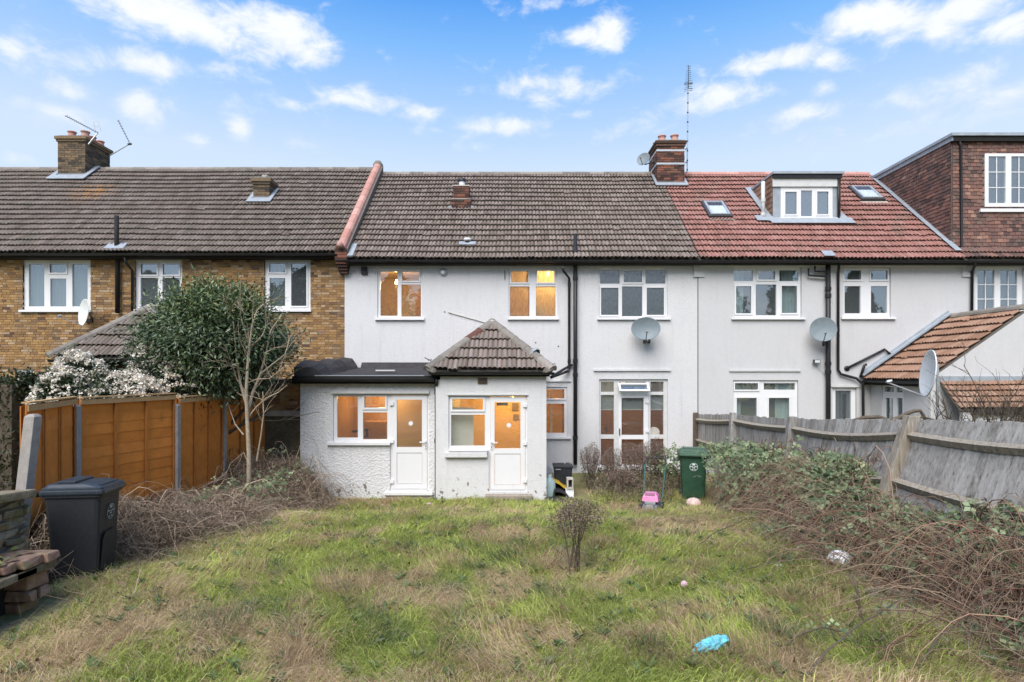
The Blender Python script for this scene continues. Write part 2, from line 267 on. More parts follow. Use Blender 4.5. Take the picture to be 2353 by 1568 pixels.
# ------------------------------------------------------------------ helpers
def P(u, v, Y):
    """picture unit -> world point on the plane y = Y"""
    d = Y + CD
    return Vector(((u - CU) * d / F, Y, CH - (v - CV) * d / F))
ORG = {}
def origin(o):
    return ORG.get(o.name, Vector((0, 0, 0))) if o else Vector((0, 0, 0))
def tag(o, label=None, cat=None, group=None, kind=None):
    if label: o['label'] = label
    if cat: o['category'] = cat
    if group: o['group'] = group
    if kind: o['kind'] = kind
    return o
def empty(name, loc, label=None, cat=None, group=None, rz=0.0):
    o = bpy.data.objects.new(name, None); COL.objects.link(o); o.location = loc; o.rotation_euler = (0, 0, rz); o.empty_display_size = .2
    ORG[o.name] = Vector(loc)
    return tag(o, label, cat, group)
class MB:
    def __init__(self): self.v = []; self.f = []
    def add(self, vs, fs):
        b = len(self.v); self.v.extend([tuple(p) for p in vs]); self.f.extend([tuple(i + b for i in f) for f in fs]); return self
    def box(self, x0, x1, y0, y1, z0, z1):
        return self.add([(x0,y0,z0),(x1,y0,z0),(x1,y1,z0),(x0,y1,z0),(x0,y0,z1),(x1,y0,z1),(x1,y1,z1),(x0,y1,z1)], [(0,3,2,1),(4,5,6,7),(0,1,5,4),(1,2,6,5),(2,3,7,6),(3,0,4,7)])
    def obox(self, o, a, b, c):
        """box from a corner and three edge vectors"""
        o, a, b, c = Vector(o), Vector(a), Vector(b), Vector(c)
        vs = [o, o+a, o+a+b, o+b, o+c, o+a+c, o+a+b+c, o+b+c]
        fs = [(0,3,2,1),(4,5,6,7),(0,1,5,4),(1,2,6,5),(2,3,7,6),(3,0,4,7)]
        if a.cross(b).dot(c) < 0: fs = [f[::-1] for f in fs]
        return self.add(vs, fs)
    def prism(self, pts, d):
        """polygon swept along d"""
        n = len(pts); pts = [Vector(p) for p in pts]; d = Vector(d); top = [p + d for p in pts]
        return self.add(pts + top, [tuple(range(n))[::-1], tuple(range(n, 2*n))] + [(i, (i+1) % n, n + (i+1) % n, n + i) for i in range(n)])
    def tube(self, pts, r, n=8, caps=True):
        pts = [Vector(p) for p in pts]; k = len(pts); rs = r if isinstance(r, (list, tuple)) else [r] * k
        vs = []; up = None
        for i, p in enumerate(pts):
            t = (pts[min(i+1, k-1)] - pts[max(i-1, 0)]).normalized()
            if up is None: up = t.orthogonal().normalized()
            up = (up - t * up.dot(t)); up = up.normalized() if up.length > 1e-6 else t.orthogonal().normalized()
            s = t.cross(up)
            for j in range(n):
                a = 2*math.pi*j/n; vs.append(p + (up*math.cos(a) + s*math.sin(a)) * rs[i])
        fs = [(i*n+j, i*n+(j+1) % n, (i+1)*n+(j+1) % n, (i+1)*n+j) for i in range(k-1) for j in range(n)]
        if caps: fs += [tuple(range(n))[::-1], tuple(range((k-1)*n, k*n))]
        return self.add(vs, fs)
    def lathe(self, c, prof, n=16, ax=None):
        """profile (radius, height) turned round an axis"""
        c = Vector(c); ax = Vector(ax or (0, 0, 1)).normalized(); e1 = ax.orthogonal().normalized(); e2 = ax.cross(e1); vs = []
        for (r, h) in prof:
            for j in range(n):
                a = 2*math.pi*j/n; vs.append(c + ax*h + (e1*math.cos(a) + e2*math.sin(a)) * r)
        k = len(prof)
        return self.add(vs, [(i*n+j, i*n+(j+1) % n, (i+1)*n+(j+1) % n, (i+1)*n+j) for i in range(k-1) for j in range(n)])
    def plate(self, a0, a1, b0, b1, holes, c0, c1, mp=None):
        """slab with rectangular openings; (a, b) in its plane, c across it (c0 = face)"""
        mp = mp or (lambda a, b, c: (a, c, b))
        A = sorted({a0, a1, *[min(max(h[i], a0), a1) for h in holes for i in (0, 1)]}); B = sorted({b0, b1, *[min(max(h[i], b0), b1) for h in holes for i in (2, 3)]})
        def solid(i, j):
            if i < 0 or j < 0 or i >= len(A)-1 or j >= len(B)-1: return False
            a, b = (A[i]+A[i+1])/2, (B[j]+B[j+1])/2
            return not any(h[0] < a < h[1] and h[2] < b < h[3] for h in holes)
        idx = {}; vs = []; fs = []
        def V(i, j, k):
            key = (i, j, k)
            if key not in idx: idx[key] = len(vs); vs.append(mp(A[i], B[j], c0 if k == 0 else c1))
            return idx[key]
        for i in range(len(A)-1):
            for j in range(len(B)-1):
                if not solid(i, j): continue
                fs.append((V(i,j,0), V(i+1,j,0), V(i+1,j+1,0), V(i,j+1,0))); fs.append((V(i,j,1), V(i,j+1,1), V(i+1,j+1,1), V(i+1,j,1)))
                if not solid(i-1, j): fs.append((V(i,j,0), V(i,j+1,0), V(i,j+1,1), V(i,j,1)))
                if not solid(i+1, j): fs.append((V(i+1,j,0), V(i+1,j,1), V(i+1,j+1,1), V(i+1,j+1,0)))
                if not solid(i, j-1): fs.append((V(i,j,0), V(i,j,1), V(i+1,j,1), V(i+1,j,0)))
                if not solid(i, j+1): fs.append((V(i,j+1,0), V(i+1,j+1,0), V(i+1,j+1,1), V(i,j+1,1)))
        return self.add(vs, fs)
    def build(self, name, mat, parent=None, smooth=False, local=False, bevel=0.0):
        me = bpy.data.meshes.new(name); off = Vector((0, 0, 0)) if local else origin(parent)
        me.from_pydata([(p[0]-off.x, p[1]-off.y, p[2]-off.z) for p in self.v], [], self.f)
        bm = bmesh.new(); bm.from_mesh(me); bmesh.ops.recalc_face_normals(bm, faces=bm.faces)
        if bevel: bmesh.ops.bevel(bm, geom=[e for e in bm.edges if e.is_manifold and e.calc_face_angle(0) > .5], offset=bevel, segments=2, affect='EDGES', profile=.6)
        bm.to_mesh(me); bm.free()
        if smooth: me.shade_smooth()
        me.materials.append(MATS[mat]); o = bpy.data.objects.new(name, me); COL.objects.link(o)
        if parent: o.parent = parent; ORG[o.name] = off if not local else Vector((0,0,0))
        return o
def mesh_np(name, V, T, mat, parent=None, col=None, smooth=False, quad=False):
    """mesh from numpy arrays: triangles (or quads) and an optional colour per vertex"""
    off = origin(parent); me = bpy.data.meshes.new(name); k = T.shape[1]
    V = np.asarray(V, dtype=np.float32) - np.array(off, dtype=np.float32)
    me.vertices.add(len(V)); me.vertices.foreach_set('co', V.ravel())
    me.loops.add(T.size); me.loops.foreach_set('vertex_index', T.astype(np.int32).ravel())
    me.polygons.add(len(T)); me.polygons.foreach_set('loop_start', np.arange(0, T.size, k, dtype=np.int32))
    if smooth: me.polygons.foreach_set('use_smooth', np.ones(len(T), dtype=bool))
    me.update(calc_edges=True); me.validate()
    if col is not None:
        at = me.color_attributes.new('Col', 'FLOAT_COLOR', 'POINT'); c4 = np.ones((len(V), 4), dtype=np.float32); c4[:, :3] = col; at.data.foreach_set('color', c4.ravel())
    me.materials.append(MATS[mat]); o = bpy.data.objects.new(name, me); COL.objects.link(o)
    if parent: o.parent = parent; ORG[o.name] = off
    return o
def piece(name, me, parent, loc, rot=None):
    """one more copy of a shared mesh as a child"""
    o = bpy.data.objects.new(name, me); COL.objects.link(o); o.parent = parent
    M_ = (rot.to_4x4() if rot else Matrix.Identity(4)); M_.translation = Vector(loc) - origin(parent); o.matrix_basis = M_
    return o
_tab = rng.random((256, 256))
def vnoise(x, y):
    xi, yi = np.floor(x).astype(int), np.floor(y).astype(int); fx, fy = x - xi, y - yi; fx = fx*fx*(3-2*fx); fy = fy*fy*(3-2*fy)
    a = _tab[xi % 256, yi % 256]; b = _tab[(xi+1) % 256, yi % 256]; c = _tab[xi % 256, (yi+1) % 256]; d = _tab[(xi+1) % 256, (yi+1) % 256]
    return (a*(1-fx)+b*fx)*(1-fy) + (c*(1-fx)+d*fx)*fy
def fbm(x, y, o=4):
    s = 0; a = .5; t = 0
    for i in range(o): s = s + a*vnoise(x*2**i + 17*i, y*2**i + 31*i); t += a; a *= .55
    return s / t

# ------------------------------------------------------------------ roofs: tiles as pieces
def tile_mesh(w, ln, rolls, th=.03, amp=.02, flat=False):
    n = 4*rolls + 1 if not flat else 2
    xs = np.linspace(0.004, w - .004, n)
    hh = np.zeros(n) if flat else amp * np.abs(np.sin(np.pi*rolls*np.linspace(0, 1, n)))**.7
    return xs, hh, ln, th
def tile_field(parent, O, ex, eu, width, slope, w, gauge, mat, rolls=2, xl=None, xr=None, singles=300, flat=False, th=.06, amp=.036, pick=None, skip=None, name='tile', seed=1, stagger=0.0):
    rd = random.Random(seed); O = Vector(O); ex = Vector(ex).normalized(); eu = Vector(eu).normalized(); en = ex.cross(eu)
    rows = max(1, round(slope / gauge)); gauge = slope / rows; cols = int(math.ceil(width / w)) + (1 if stagger else 0)
    xs, hh, ln, th = tile_mesh(w, gauge + .035, rolls, th, amp, flat); n = len(xs); B = th*.55 if flat else .018
    def tri_data(xa, u0, jit, tilt, cut=True):
        V = []
        for (u, nb) in ((0.0, th), (ln, .004)):
            for i in range(n):
                x = xa + xs[i]
                if cut and xl: x = max(x, xl(u0 + u))
                if cut and xr: x = min(x, xr(u0 + u))
                V.append((x, u0 + u + (jit if u == 0 else 0), nb + hh[i] + tilt * (xs[i]/w - .5)))
        for i in range(n):          # lower lip
            x = V[i][0]; V.append((x, u0 + jit + .002, V[i][2] - B))
        Fc = [(i, i+1, n+i+1, n+i) for i in range(n-1)] + [(2*n+i, 2*n+i+1, i+1, i) for i in range(n-1)]
        Fc += [(n+0, 2*n+0, 0)] + [(n-1, 3*n-1, 2*n-1)]
        return V, Fc
    # shared mesh for single tiles
    V, Fc = tri_data(0, 0, 0, 0, False); me = bpy.data.meshes.new(name); me.from_pydata(V, [], Fc); me.materials.append(MATS[mat])
    rot = Matrix((ex, eu, en)).transposed()
    todo = []
    for r in range(rows):
        sh = (r % 2) * stagger * w
        for c in range(cols):
            xa = c*w - sh; u0 = r*gauge
            lo = xl(u0 + gauge*.5) if xl else 0.0; hi = xr(u0 + gauge*.5) if xr else width
            if xa + w*.5 < lo - w*.45 or xa + w*.5 > hi + w*.45: continue
            if skip and skip(xa + w/2, u0 + gauge/2): continue
            whole = xa >= max(lo, xl(u0) if xl else 0, 0) - .01 and xa + w <= min(hi, xr(u0 + ln) if xr else width) + .01
            todo.append((r, c, xa, u0, whole))
    order = sorted([t for t in todo if t[4]], key=pick or (lambda t: t[0]))
    chosen = {(t[0], t[1]) for t in order[:singles]}
    big = MB()
    for (r, c, xa, u0, whole) in todo:
        jit = rd.gauss(0, .006) - (.05 if rd.random() < .006 and not flat else 0); tilt = rd.gauss(0, .004); sag = .016*math.sin(xa*.8 + seed)*math.sin(u0*.9 + 1) if not flat else 0.0
        if (r, c) in chosen:
            lc = O + ex*xa + eu*(u0 + jit) + en*(rd.gauss(0, .002) + sag)
            piece(name, me, parent, lc, rot @ Matrix.Rotation(rd.gauss(0, .006), 3, 'Z'))
        else:
            if not whole and not xl: 
                if xa < 0 or xa + w > width: 
                    V, Fc = tri_data(xa, u0, jit, tilt, False); V = [(min(max(p[0], 0), width), p[1], p[2]) for p in V]
                else: V, Fc = tri_data(xa, u0, jit, tilt, False)
            else: V, Fc = tri_data(xa, u0, jit, tilt, True)
            big.add([O + ex*p[0] + eu*p[1] + en*(p[2] + sag) for p in V], Fc)
    if big.v:
        o = big.build(name + ('_field' if chosen else '_course'), mat, parent)
        tag(o, kind='stuff')
    return rows
def ridge_tiles(parent, p0, p1, mat, n, r=.115, up=(0, 0, 1), name='ridge_tile', drop=.03, alt=None):
    p0, p1 = Vector(p0), Vector(p1); t = (p1 - p0).normalized(); up = Vector(up); up = (up - t*up.dot(t)).normalized(); s = t.cross(up); L = (p1 - p0).length / n
    for i in range(n):
        mb = MB(); vs = []; k = 7
        for (q, rr) in ((i*L - .01, r*1.06), (i*L + L - .004, r)):
            for j in range(k):
                a = math.pi * j/(k-1); vs.append(p0 + t*q + s*math.cos(a)*rr + up*(math.sin(a)*rr - drop))
        fs = [(j, j+1, k+j+1, k+j) for j in range(k-1)] + [tuple(range(k)), tuple(range(k, 2*k))[::-1]]
        mb.add(vs, fs); mb.build(name, alt[1] if alt and i in alt[0] else mat, parent)
def gutter(parent, p0, p1, r=.06, name='gutter', mat='black_plastic', out=(0, -1, 0)):
    p0, p1, out = Vector(p0), Vector(p1), Vector(out); t = (p1 - p0).normalized(); k = 9; vs = []
    for p in (p0, p1):
        for rr in (r, r - .008):
            for j in range(k):
                a = math.pi * j/(k-1); vs.append(p + out*math.cos(a)*rr - Vector((0, 0, 1))*math.sin(a)*rr)
    fs = [(j, j+1, 2*k+j+1, 2*k+j) for j in range(k-1)] + [(k+j+1, k+j, 3*k+j, 3*k+j+1) for j in range(k-1)] + [(0, 2*k, 3*k, k), (k-1, 2*k-1, 4*k-1, 3*k-1)] + [tuple(range(k)), tuple(range(2*k, 3*k))]
    return MB().add(vs, fs).build(name, mat, parent, smooth=False)
def pipe(parent, pts, r, name='downpipe', mat='black_plastic', collars=()):
    o = MB().tube(pts, r, 10).build(name, mat, parent, smooth=True)
    for c in collars:
        c = Vector(c); MB().tube([c - Vector((0,0,.05)), c + Vector((0,0,.05))], r*1.28, 10).build('collar', mat, o)
    return o

# ------------------------------------------------------------------ windows
ZM = {1: (0, 400, 1.6507), 2: (1300, 600, 1.568), 3: (2600, 450, 1.568), 5: (1100, 1250, 1.845), 6: (2100, 1350, 1.96), 0: (0, 0, .57446)}
def W(z, r, Y):
    """a rectangle read in one of the enlargements -> (x0, x1, z0, z1) on the plane y = Y"""
    x, y, k = ZM[z]; q = 1.7408
    a = P((x + r[0]/k)/q, (y + r[1]/k)/q, Y); b = P((x + r[2]/k)/q, (y + r[3]/k)/q, Y)
    return (a.x, b.x, b.z, a.z)
def corrugated(x0, x1, z0, z1, Y, amp=.03, wl=.11, n=None):
    n = n or max(8, int((x1 - x0)/wl*8)); mb = MB(); vs = []
    for i in range(n+1):
        x = x0 + (x1-x0)*i/n; y = Y + amp*math.sin(2*math.pi*(x-x0)/wl + .8*math.sin(9*x)) * (.7 + .3*math.sin(5.3*x))
        vs += [(x, y, z0), (x, y + .3*amp*math.sin(23*x), z1)]
    return mb.add(vs, [(2*i, 2*i+2, 2*i+3, 2*i+1) for i in range(n)])
def window(parent, z, outer, panes, Y, sill=None, mat='upvc', rec=.05, glass='glass', bars=None, mp=None, sashw=.042, name='window', R_=None):
    """frame with openings > casements, panes, sill; panes = (x0, y0, x1, y1, 'c' opening / 'f' fixed [, glass])"""
    cv = R_ or (lambda r: W(z, r, Y))
    mp0 = mp or (lambda a, b, c: (a, c, b))
    o = cv(outer); hs = [cv(p[:4]) for p in panes]
    y0 = Y + rec
    fr = MB().plate(o[0], o[1], o[2], o[3], hs, y0, y0 + .07, mp0).build(name, mat, parent)
    for p, h in zip(panes, hs):
        y1 = y0 + .03
        if p[4] == 'c':
            w = sashw
            MB().plate(h[0]-w, h[1]+w, h[2]-w, h[3]+w, [h], y0 - .022, y0 + .02, mp0).build('casement', mat, fr, bevel=.004); y1 = y0 + .012
        gm = p[5] if len(p) > 5 else glass
        MB().plate(h[0]-.006, h[1]+.006, h[2]-.006, h[3]+.006, [], y1, y1 + .012, mp0).build('pane', gm, fr)
        if bars:
            nx, nz = bars; bw = .011; k = MB()
            for i in range(1, nx): x = h[0] + (h[1]-h[0])*i/nx; k.plate(x-bw, x+bw, h[2], h[3], [], y1 - .012, y1 - .001, mp0)
            for j in range(1, nz): q = h[2] + (h[3]-h[2])*j/nz; k.plate(h[0], h[1], q-bw, q+bw, [], y1 - .015, y1 - .0015, mp0)
            k.build('glazing_bar', mat, fr)
    if sill:
        s = cv(sill); MB().add([mp0(a, b, c) for (a, b, c) in ((s[0], s[2], Y-.07), (s[1], s[2], Y-.07), (s[1], s[2], y0+.03), (s[0], s[2], y0+.03), (s[0], s[3]-.012, Y-.07), (s[1], s[3]-.012, Y-.07), (s[1], s[3], y0+.03), (s[0], s[3], y0+.03))], [(0,3,2,1),(4,5,6,7),(0,1,5,4),(1,2,6,5),(2,3,7,6),(3,0,4,7)]).build('sill', mat, fr)
    return fr, o
def room(parent, x0, x1, y0, y1, z0, z1, mat, floor=None):
    mb = MB(); mb.add([(x0,y0,z0),(x1,y0,z0),(x1,y1,z0),(x0,y1,z0),(x0,y0,z1),(x1,y0,z1),(x1,y1,z1),(x0,y1,z1)], [(0,1,2,3),(4,7,6,5),(1,5,6,2),(2,6,7,3),(3,7,4,0)])
    return mb.build('room_wall', mat, parent)
def lamp(parent, loc, power, col=(1, .5, .14), size=.06, bulb=True):
    d = bpy.data.lights.new('room_lamp', 'POINT'); d.energy = power; d.color = col; d.shadow_soft_size = size
    o = bpy.data.objects.new('room_lamp', d); COL.objects.link(o); o.location = Vector(loc) - origin(parent); o.parent = parent
    if bulb: MB().lathe((loc[0], loc[1], loc[2] + .12), [(.001, -.05), (.035, -.04), (.045, 0), (.03, .05), (.015, .09), (.001, .1)], 10).build('lamp_bulb', 'bulb', parent, smooth=True)

# ------------------------------------------------------------------ ground
def gh(x, y):
    """height of the garden: level by the house, a rise of half a metre towards the camera"""
    d = np.asarray(y) + CD; t = np.clip((12.1 - d) / 3.9, 0, 1); t = t*t*(3-2*t)
    return .5*t + (fbm(np.asarray(x)*.7 + 40, np.asarray(y)*.7 + 40, 3) - .5)*.16*np.clip((13.2 - d)/2, 0, 1)
gx = np.concatenate([[-400, -150, -60, -25], np.arange(-14, 14.01, .2), [25, 60, 150, 400]]); gy = np.concatenate([[-400, -150, -60, -28, -18], np.arange(-14, 1.01, .2), [6, 25, 80, 200, 500]])
GX, GY = np.meshgrid(gx, gy); GZ = gh(GX, GY); far = (np.abs(GX) > 14.1) | (GY < -14.1); GZ[far] = np.where(GY[far] < -3, .5, 0.0); GZ[GY > -2.9] = 0
nx_, ny_ = len(gx), len(gy); ii = np.arange(nx_*ny_).reshape(ny_, nx_)
quads = np.stack([ii[:-1, :-1], ii[:-1, 1:], ii[1:, 1:], ii[1:, :-1]], -1).reshape(-1, 4)
ground = mesh_np('ground', np.stack([GX, GY, GZ], -1).reshape(-1, 3), quads, 'ground_soil', smooth=True); tag(ground, kind='structure')

# ------------------------------------------------------------------ main house (white, brown tiles)
EZ, ED, RZ, RD = 5.78, 15.70, 9.50, 20.0      # eave height and distance, ridge height and distance
SL = (RZ - EZ) / (RD - ED)
def on_roof(u, v, lift=0.0, ez=EZ):
    k = (CV - v) / F; d = (CH - ez - lift + SL*ED) / (SL - k)
    return Vector(((u - CU)*d/F, d - CD, CH + k*d))
XA, XB, XC = -4.58, 5.08, 12.17               # party lines
eu = Vector((0, RD - ED, RZ - EZ)).normalized(); SLEN = math.hypot(RD - ED, RZ - EZ)
def main_roof(house, x0, x1, ez, rz, mat, seed, singles=300, ridge_mat='ridge_grey', nr=20, pick=None, skip=None):
    y0, y1 = ED - CD, RD - CD
    rf = MB().prism([(x0, y0 + .02, ez - .05), (x0, y1, rz - .03), (x0, 2*y1 - y0, ez - .05)], (x1 - x0, 0, 0)).build('roof', 'mortar_dark', house)
    n = round((x1 - x0)/.212); e = Vector((0, y1 - y0, rz - ez))
    tile_field(rf, (x0, y0 - .02, ez), (1, 0, 0), e, x1 - x0, e.length, (x1 - x0)/n, .316, mat, seed=seed, singles=singles, pick=pick, skip=skip)
    ridge_tiles(rf, (x0, y1 + .02, rz + .02), (x1, y1 + .02, rz + .02), ridge_mat, nr)
    return rf
mid = empty('white_house', (0, 0, 0), 'white pebbledashed terraced house with brown roof, lit windows and rear porch', 'house')
roof_m = main_roof(mid, XA + .16, XB - .05, EZ, RZ, 'tile_brown', 2, pick=lambda t: t[0])
# openings
w1, w2, w3 = (328,745,608,1060), (1152,740,1458,1055), (1718,738,2148,1055)
fr_, sw_ = (582,328,1120,1035), (60,390,330,778)
holes = [W(2, w1, 0), W(2, w2, 0), W(2, w3, 0), W(6, fr_, 0), W(6, sw_, 0)]
MB().plate(XA, XB, -.2, EZ - .06, holes, 0, .27).build('wall', 'render_white', mid)
window(mid, 2, w1, [(345,762,453,1040,'f','glass_warm'), (483,762,590,820,'c','glass_warm'), (477,843,600,1045,'f','glass_warm')], 0, (315,1052,625,1068))
window(mid, 2, w2, [(1168,760,1275,830,'c','glass_obscure'), (1332,758,1438,830,'c','glass_obscure'), (1160,855,1283,1043,'f','glass_obscure'), (1323,855,1447,1043,'f','glass_obscure')], 0, (1145,1053,1465,1066))
window(mid, 2, w3, [(1727,752,1850,838,'f','glass_obscure_grey'), (1875,758,1990,830,'c','glass_obscure_grey'), (2013,752,2138,838,'f','glass_obscure_grey'), (1733,865,1842,1035,'c','glass_obscure_grey'), (1865,855,1993,1043,'f','glass_obscure_grey'), (2020,865,2128,1035,'c','glass_obscure_grey')], 0, (1707,1052,2165,1066))
window(mid, 6, sw_, [(100,408,310,480,'c','glass_warm'), (100,522,310,752,'f','glass_warm')], 0, (60,778,358,795))
# glazed garden door with side lights
gd, go = window(mid, 6, fr_, [(597,348,700,428,'f','glass_grey'), (597,452,700,765,'f','glass_warm'), (597,797,700,1008,'f','glass_warm'), (987,348,1090,428,'f','glass_grey'), (987,452,1090,765,'f','glass_warm'), (987,797,1090,1008,'f','glass_warm'), (740,348,952,420,'f','glass_grey'), (752,470,940,1015,'f','glass_warm')], 0, (572,1008,1130,1036), name='garden_door', mat='paint_old')
dl = W(6, (735,450,965,1030), 0); g1, g2 = W(6, (758,475,932,767), 0), W(6, (758,800,932,1000), 0)
leaf = MB().plate(dl[0], dl[1], dl[2], dl[3], [g1, g2], .02, .06).build('door_leaf', 'upvc', gd)
k = W(6, (738,715,746,768), 0); MB().box(k[0], k[1], -.01, .02, k[2], k[3]).build('handle', 'metal_dark', gd)
for hy in (492, 722): k = W(6, (945, hy, 970, hy + 24), 0); MB().box(k[0], k[1], -.005, .02, k[2], k[3]).build('hinge', 'upvc', gd)
t = W(6, (730,366,968,428), 0)                # open top light, tilted out at the bottom
a_, b_ = Vector((t[0], .03, t[3])), Vector((t[1], .03, t[3])); dn = Vector((0, -.2, t[2]-t[3])); nn = Vector((0, t[2]-t[3], .2)).normalized()*.05
up_ = -dn.normalized(); ww = .055
sash = MB().obox(a_, b_-a_, -up_*ww, nn).obox(a_+dn, b_-a_, up_*ww, nn).obox(a_ - up_*ww, Vector((ww, 0, 0)), dn + up_*2*ww, nn).obox(b_ - up_*ww - Vector((ww, 0, 0)), Vector((ww, 0, 0)), dn + up_*2*ww, nn)
sh_ = sash.build('top_light', 'upvc', gd)
MB().obox(a_ - up_*ww + Vector((ww, 0, 0)) + nn*.4, b_ - a_ - Vector((2*ww, 0, 0)), dn + up_*2*ww, nn*.15).build('pane', 'glass_grey', sh_)
for r in ((597,452,700,566), (758,475,932,566), (987,452,1090,566)):
    k = W(6, r, 0); bl = MB().box(k[0]-.05, k[1]+.05, .16, .165, k[2], k[3]+.05).build('roller_blind', 'blind', gd); MB().box(k[0]-.05, k[1]+.05, .15, .175, k[2]-.025, k[2]).build('blind_bar', 'upvc', bl)
k = W(6, (988,733,1048,762), 0); MB().lathe(((k[0]+k[1])/2, .072, (k[2]+k[3])/2), [(.001, 0), (.15, .0), (.15, .006), (.001, .006)], 20, (0, -1, 0)).build('sticker', 'cement', gd)
k = W(6, (632,708,655,762), 0); MB().box(k[0]+.03, k[1]-.03, .074, .079, k[2], k[3]).box(k[0], k[1]-.05, .074, .079, k[2]+.12, k[2]+.2).build('sticker', 'dark_object', gd)
MB().box(*W(6, (537,252,1140,264), 0)[:2], -.05, .02, *W(6, (537,250,1140,264), 0)[2:]).build('drip_ledge', 'render_white', mid)
MB().box(*W(6, (100,338,358,347), 0)[:2], -.04, .02, *W(6, (165,338,358,347), 0)[2:]).build('drip_ledge', 'render_white', mid)
# rooms behind the windows
def behind(r, Y, dep, mat, grow=.5, z=2):
    k = W(z, r, Y); return room(mid, k[0]-grow, k[1]+grow, Y + .275, Y + dep, k[2]-.8, k[3]+.12, mat), k
rA, kA = behind(w1, 0, 2.6, 'room_cream'); MB().box(kA[1]-.5, kA[1]+.3, 1.9, 2.55, kA[2]-.8, kA[3]-.35).build('wardrobe', 'room_brown', mid, bevel=.02); MB().box(kA[0]+.1, kA[0]+.75, 2.56, 2.59, kA[2]-.8, kA[3]-.4).build('inner_door', 'room_white', mid); q = P(911, 650, .95); lamp(mid, (q.x, .95, q.z - .12), 17, (1, .55, .2))
rB, kB = behind(w2, 0, 2.2, 'room_orange'); q = P(1258, 636, .9); lamp(mid, (q.x, .62, q.z-.1), 22, (1, .55, .14))
k = W(2, (1325,985,1380,1040), 0); MB().box(k[0], k[1], .3, .36, k[2], k[3]).build('bathroom_packet', 'teal_bottle', mid)
rC, kC = behind(w3, 0, 2.0, 'room_white'); 
k = W(6, fr_, 0); room(mid, k[0]-.8, k[1]+.6, .275, 3.2, k[2]-.05, k[3]+.1, 'room_brown'); lamp(mid, ((k[0]+k[1])/2, 1.5, k[3]-.1), 20, (1, .52, .2), bulb=False)
k = W(6, sw_, 0); room(mid, k[0]-.4, k[1]+.5, .275, 2.6, k[2]-.9, k[3]+.25, 'room_orange'); lamp(mid, (k[1]-.2, .9, k[3]), 18, (1, .48, .1), bulb=False)
MB().box(k[1]-.42, k[1]-.36, .6, .66, k[2]-.9, k[3]+.2).build('door_frame', 'room_white', mid)

# rear extension with a flat roof, and the porch
EY, PY = -3.28, -3.42
ex0, ex1 = P(690, 0, EY).x, P(1003, 0, EY).x; px0, px1 = P(1001, 0, PY).x, P(1255.5, 0, PY).x
ow, od = (428,600,848,955), (848,600,1135,1318)
Hs = [W(5, ow, EY), W(5, od, EY)]
MB().plate(ex0, ex1, -.15, 2.55, Hs, EY, EY + .25).build('extension_wall', 'render_rough', mid)
MB().plate(EY + .26, 0, -.15, 2.62, [], ex0, ex0 + .24, lambda a, b, c: (c, a, b)).build('extension_side_wall', 'render_rough', mid)
window(mid, 5, ow, [(453,622,607,928,'f'), (657,622,810,705,'c'), (645,740,825,940,'f')], EY, (388,955,852,978), glass='glass_warm')
def door(z, o, leafr, glassr, panelr, Y, hinge_side, hy, hx, handle):
    k = W(z, o, Y); l = W(z, leafr, Y); gl = W(z, glassr, Y); pn = W(z, panelr, Y)
    fr = MB().plate(k[0], k[1], k[2], k[3], [l], Y + .04, Y + .11).build('door', 'upvc', mid)
    lf = MB().plate(l[0]+.004, l[1]-.004, l[2]+.004, l[3]-.004, [gl, pn], Y + .025, Y + .085).build('door_leaf', 'upvc', fr)
    MB().plate(gl[0], gl[1], gl[2], gl[3], [], Y + .05, Y + .06).build('pane', 'glass_warm', fr)
    MB().plate(pn[0]+.006, pn[1]-.006, pn[2]+.006, pn[3]-.006, [], Y + .036, Y + .07).build('door_panel', 'upvc', fr)
    for a in hy: h = W(z, (hx[0], a, hx[1], a + 26), Y); MB().box(h[0], h[1], Y - .005, Y + .05, h[2], h[3]).build('hinge', 'upvc', fr, bevel=.004)
    h = W(z, handle, Y); s = 1 if hinge_side == 'l' else -1
    bx = h[1] if s > 0 else h[0]
    MB().box(bx - .02, bx + .02, Y + .002, Y + .024, h[2], h[3]).box(min(bx, bx - s*.13), max(bx, bx - s*.13), Y - .03, Y - .012, h[3]-.045, h[3]-.022).box(bx-.01, bx+.01, Y-.03, Y+.01, h[3]-.045, h[3]-.022).build('handle', 'upvc', fr)
    MB().box(bx - .007, bx + .007, Y - .001, Y + .002, h[2]+.03, h[2]+.07).build('keyhole', 'metal_dark', fr)
    c = ((gl[0]*.45 + gl[1]*.55), Y + .048, (gl[2]+gl[3])/2); MB().lathe(c, [(.001, 0), (.05, 0), (.05, .004), (.001, .004)], 12, (0, -1, 0)).build('vent_disc', 'upvc', fr)
    return fr
door(5, od, (862,612,1122,1305), (897,645,1083,997), (897,1038,1085,1268), EY, 'l', (662, 940, 1238), (846, 876), (1094, 946, 1112, 1005))
k = W(5, (813,1322,1167,1345), EY); MB().box(k[0], k[1], EY - .1, EY + .06, k[2], k[3]).build('threshold', 'upvc', mid, bevel=.01)
k = W(5, (840,1345,1170,1395), EY); MB().box(k[0], k[1], EY - .06, EY, k[2]-.1, k[3]).build('plinth', 'step_stone', mid)
k = W(5, (418,578,1140,600), EY); MB().box(k[0], k[1], EY - .05, EY + .01, k[2], k[3]).build('head_trim', 'paint_old', mid, bevel=.008)
pr = (1278,607,1865,1330); 
Hp = [W(5, (1280,612,1578,1022), PY), W(5, (1578,612,1862,1325), PY)]
MB().plate(px0, px1, -.15, 2.70, Hp, PY, PY + .25).build('porch_wall', 'render_porch', mid)
for (xx, nm) in ((px0, 0), (px1 - .24, 1)): MB().plate(PY + .26, 0, -.15, 2.70, [], xx, xx + .24, lambda a, b, c: (c, a, b)).build('porch_side_wall', 'render_porch', mid)
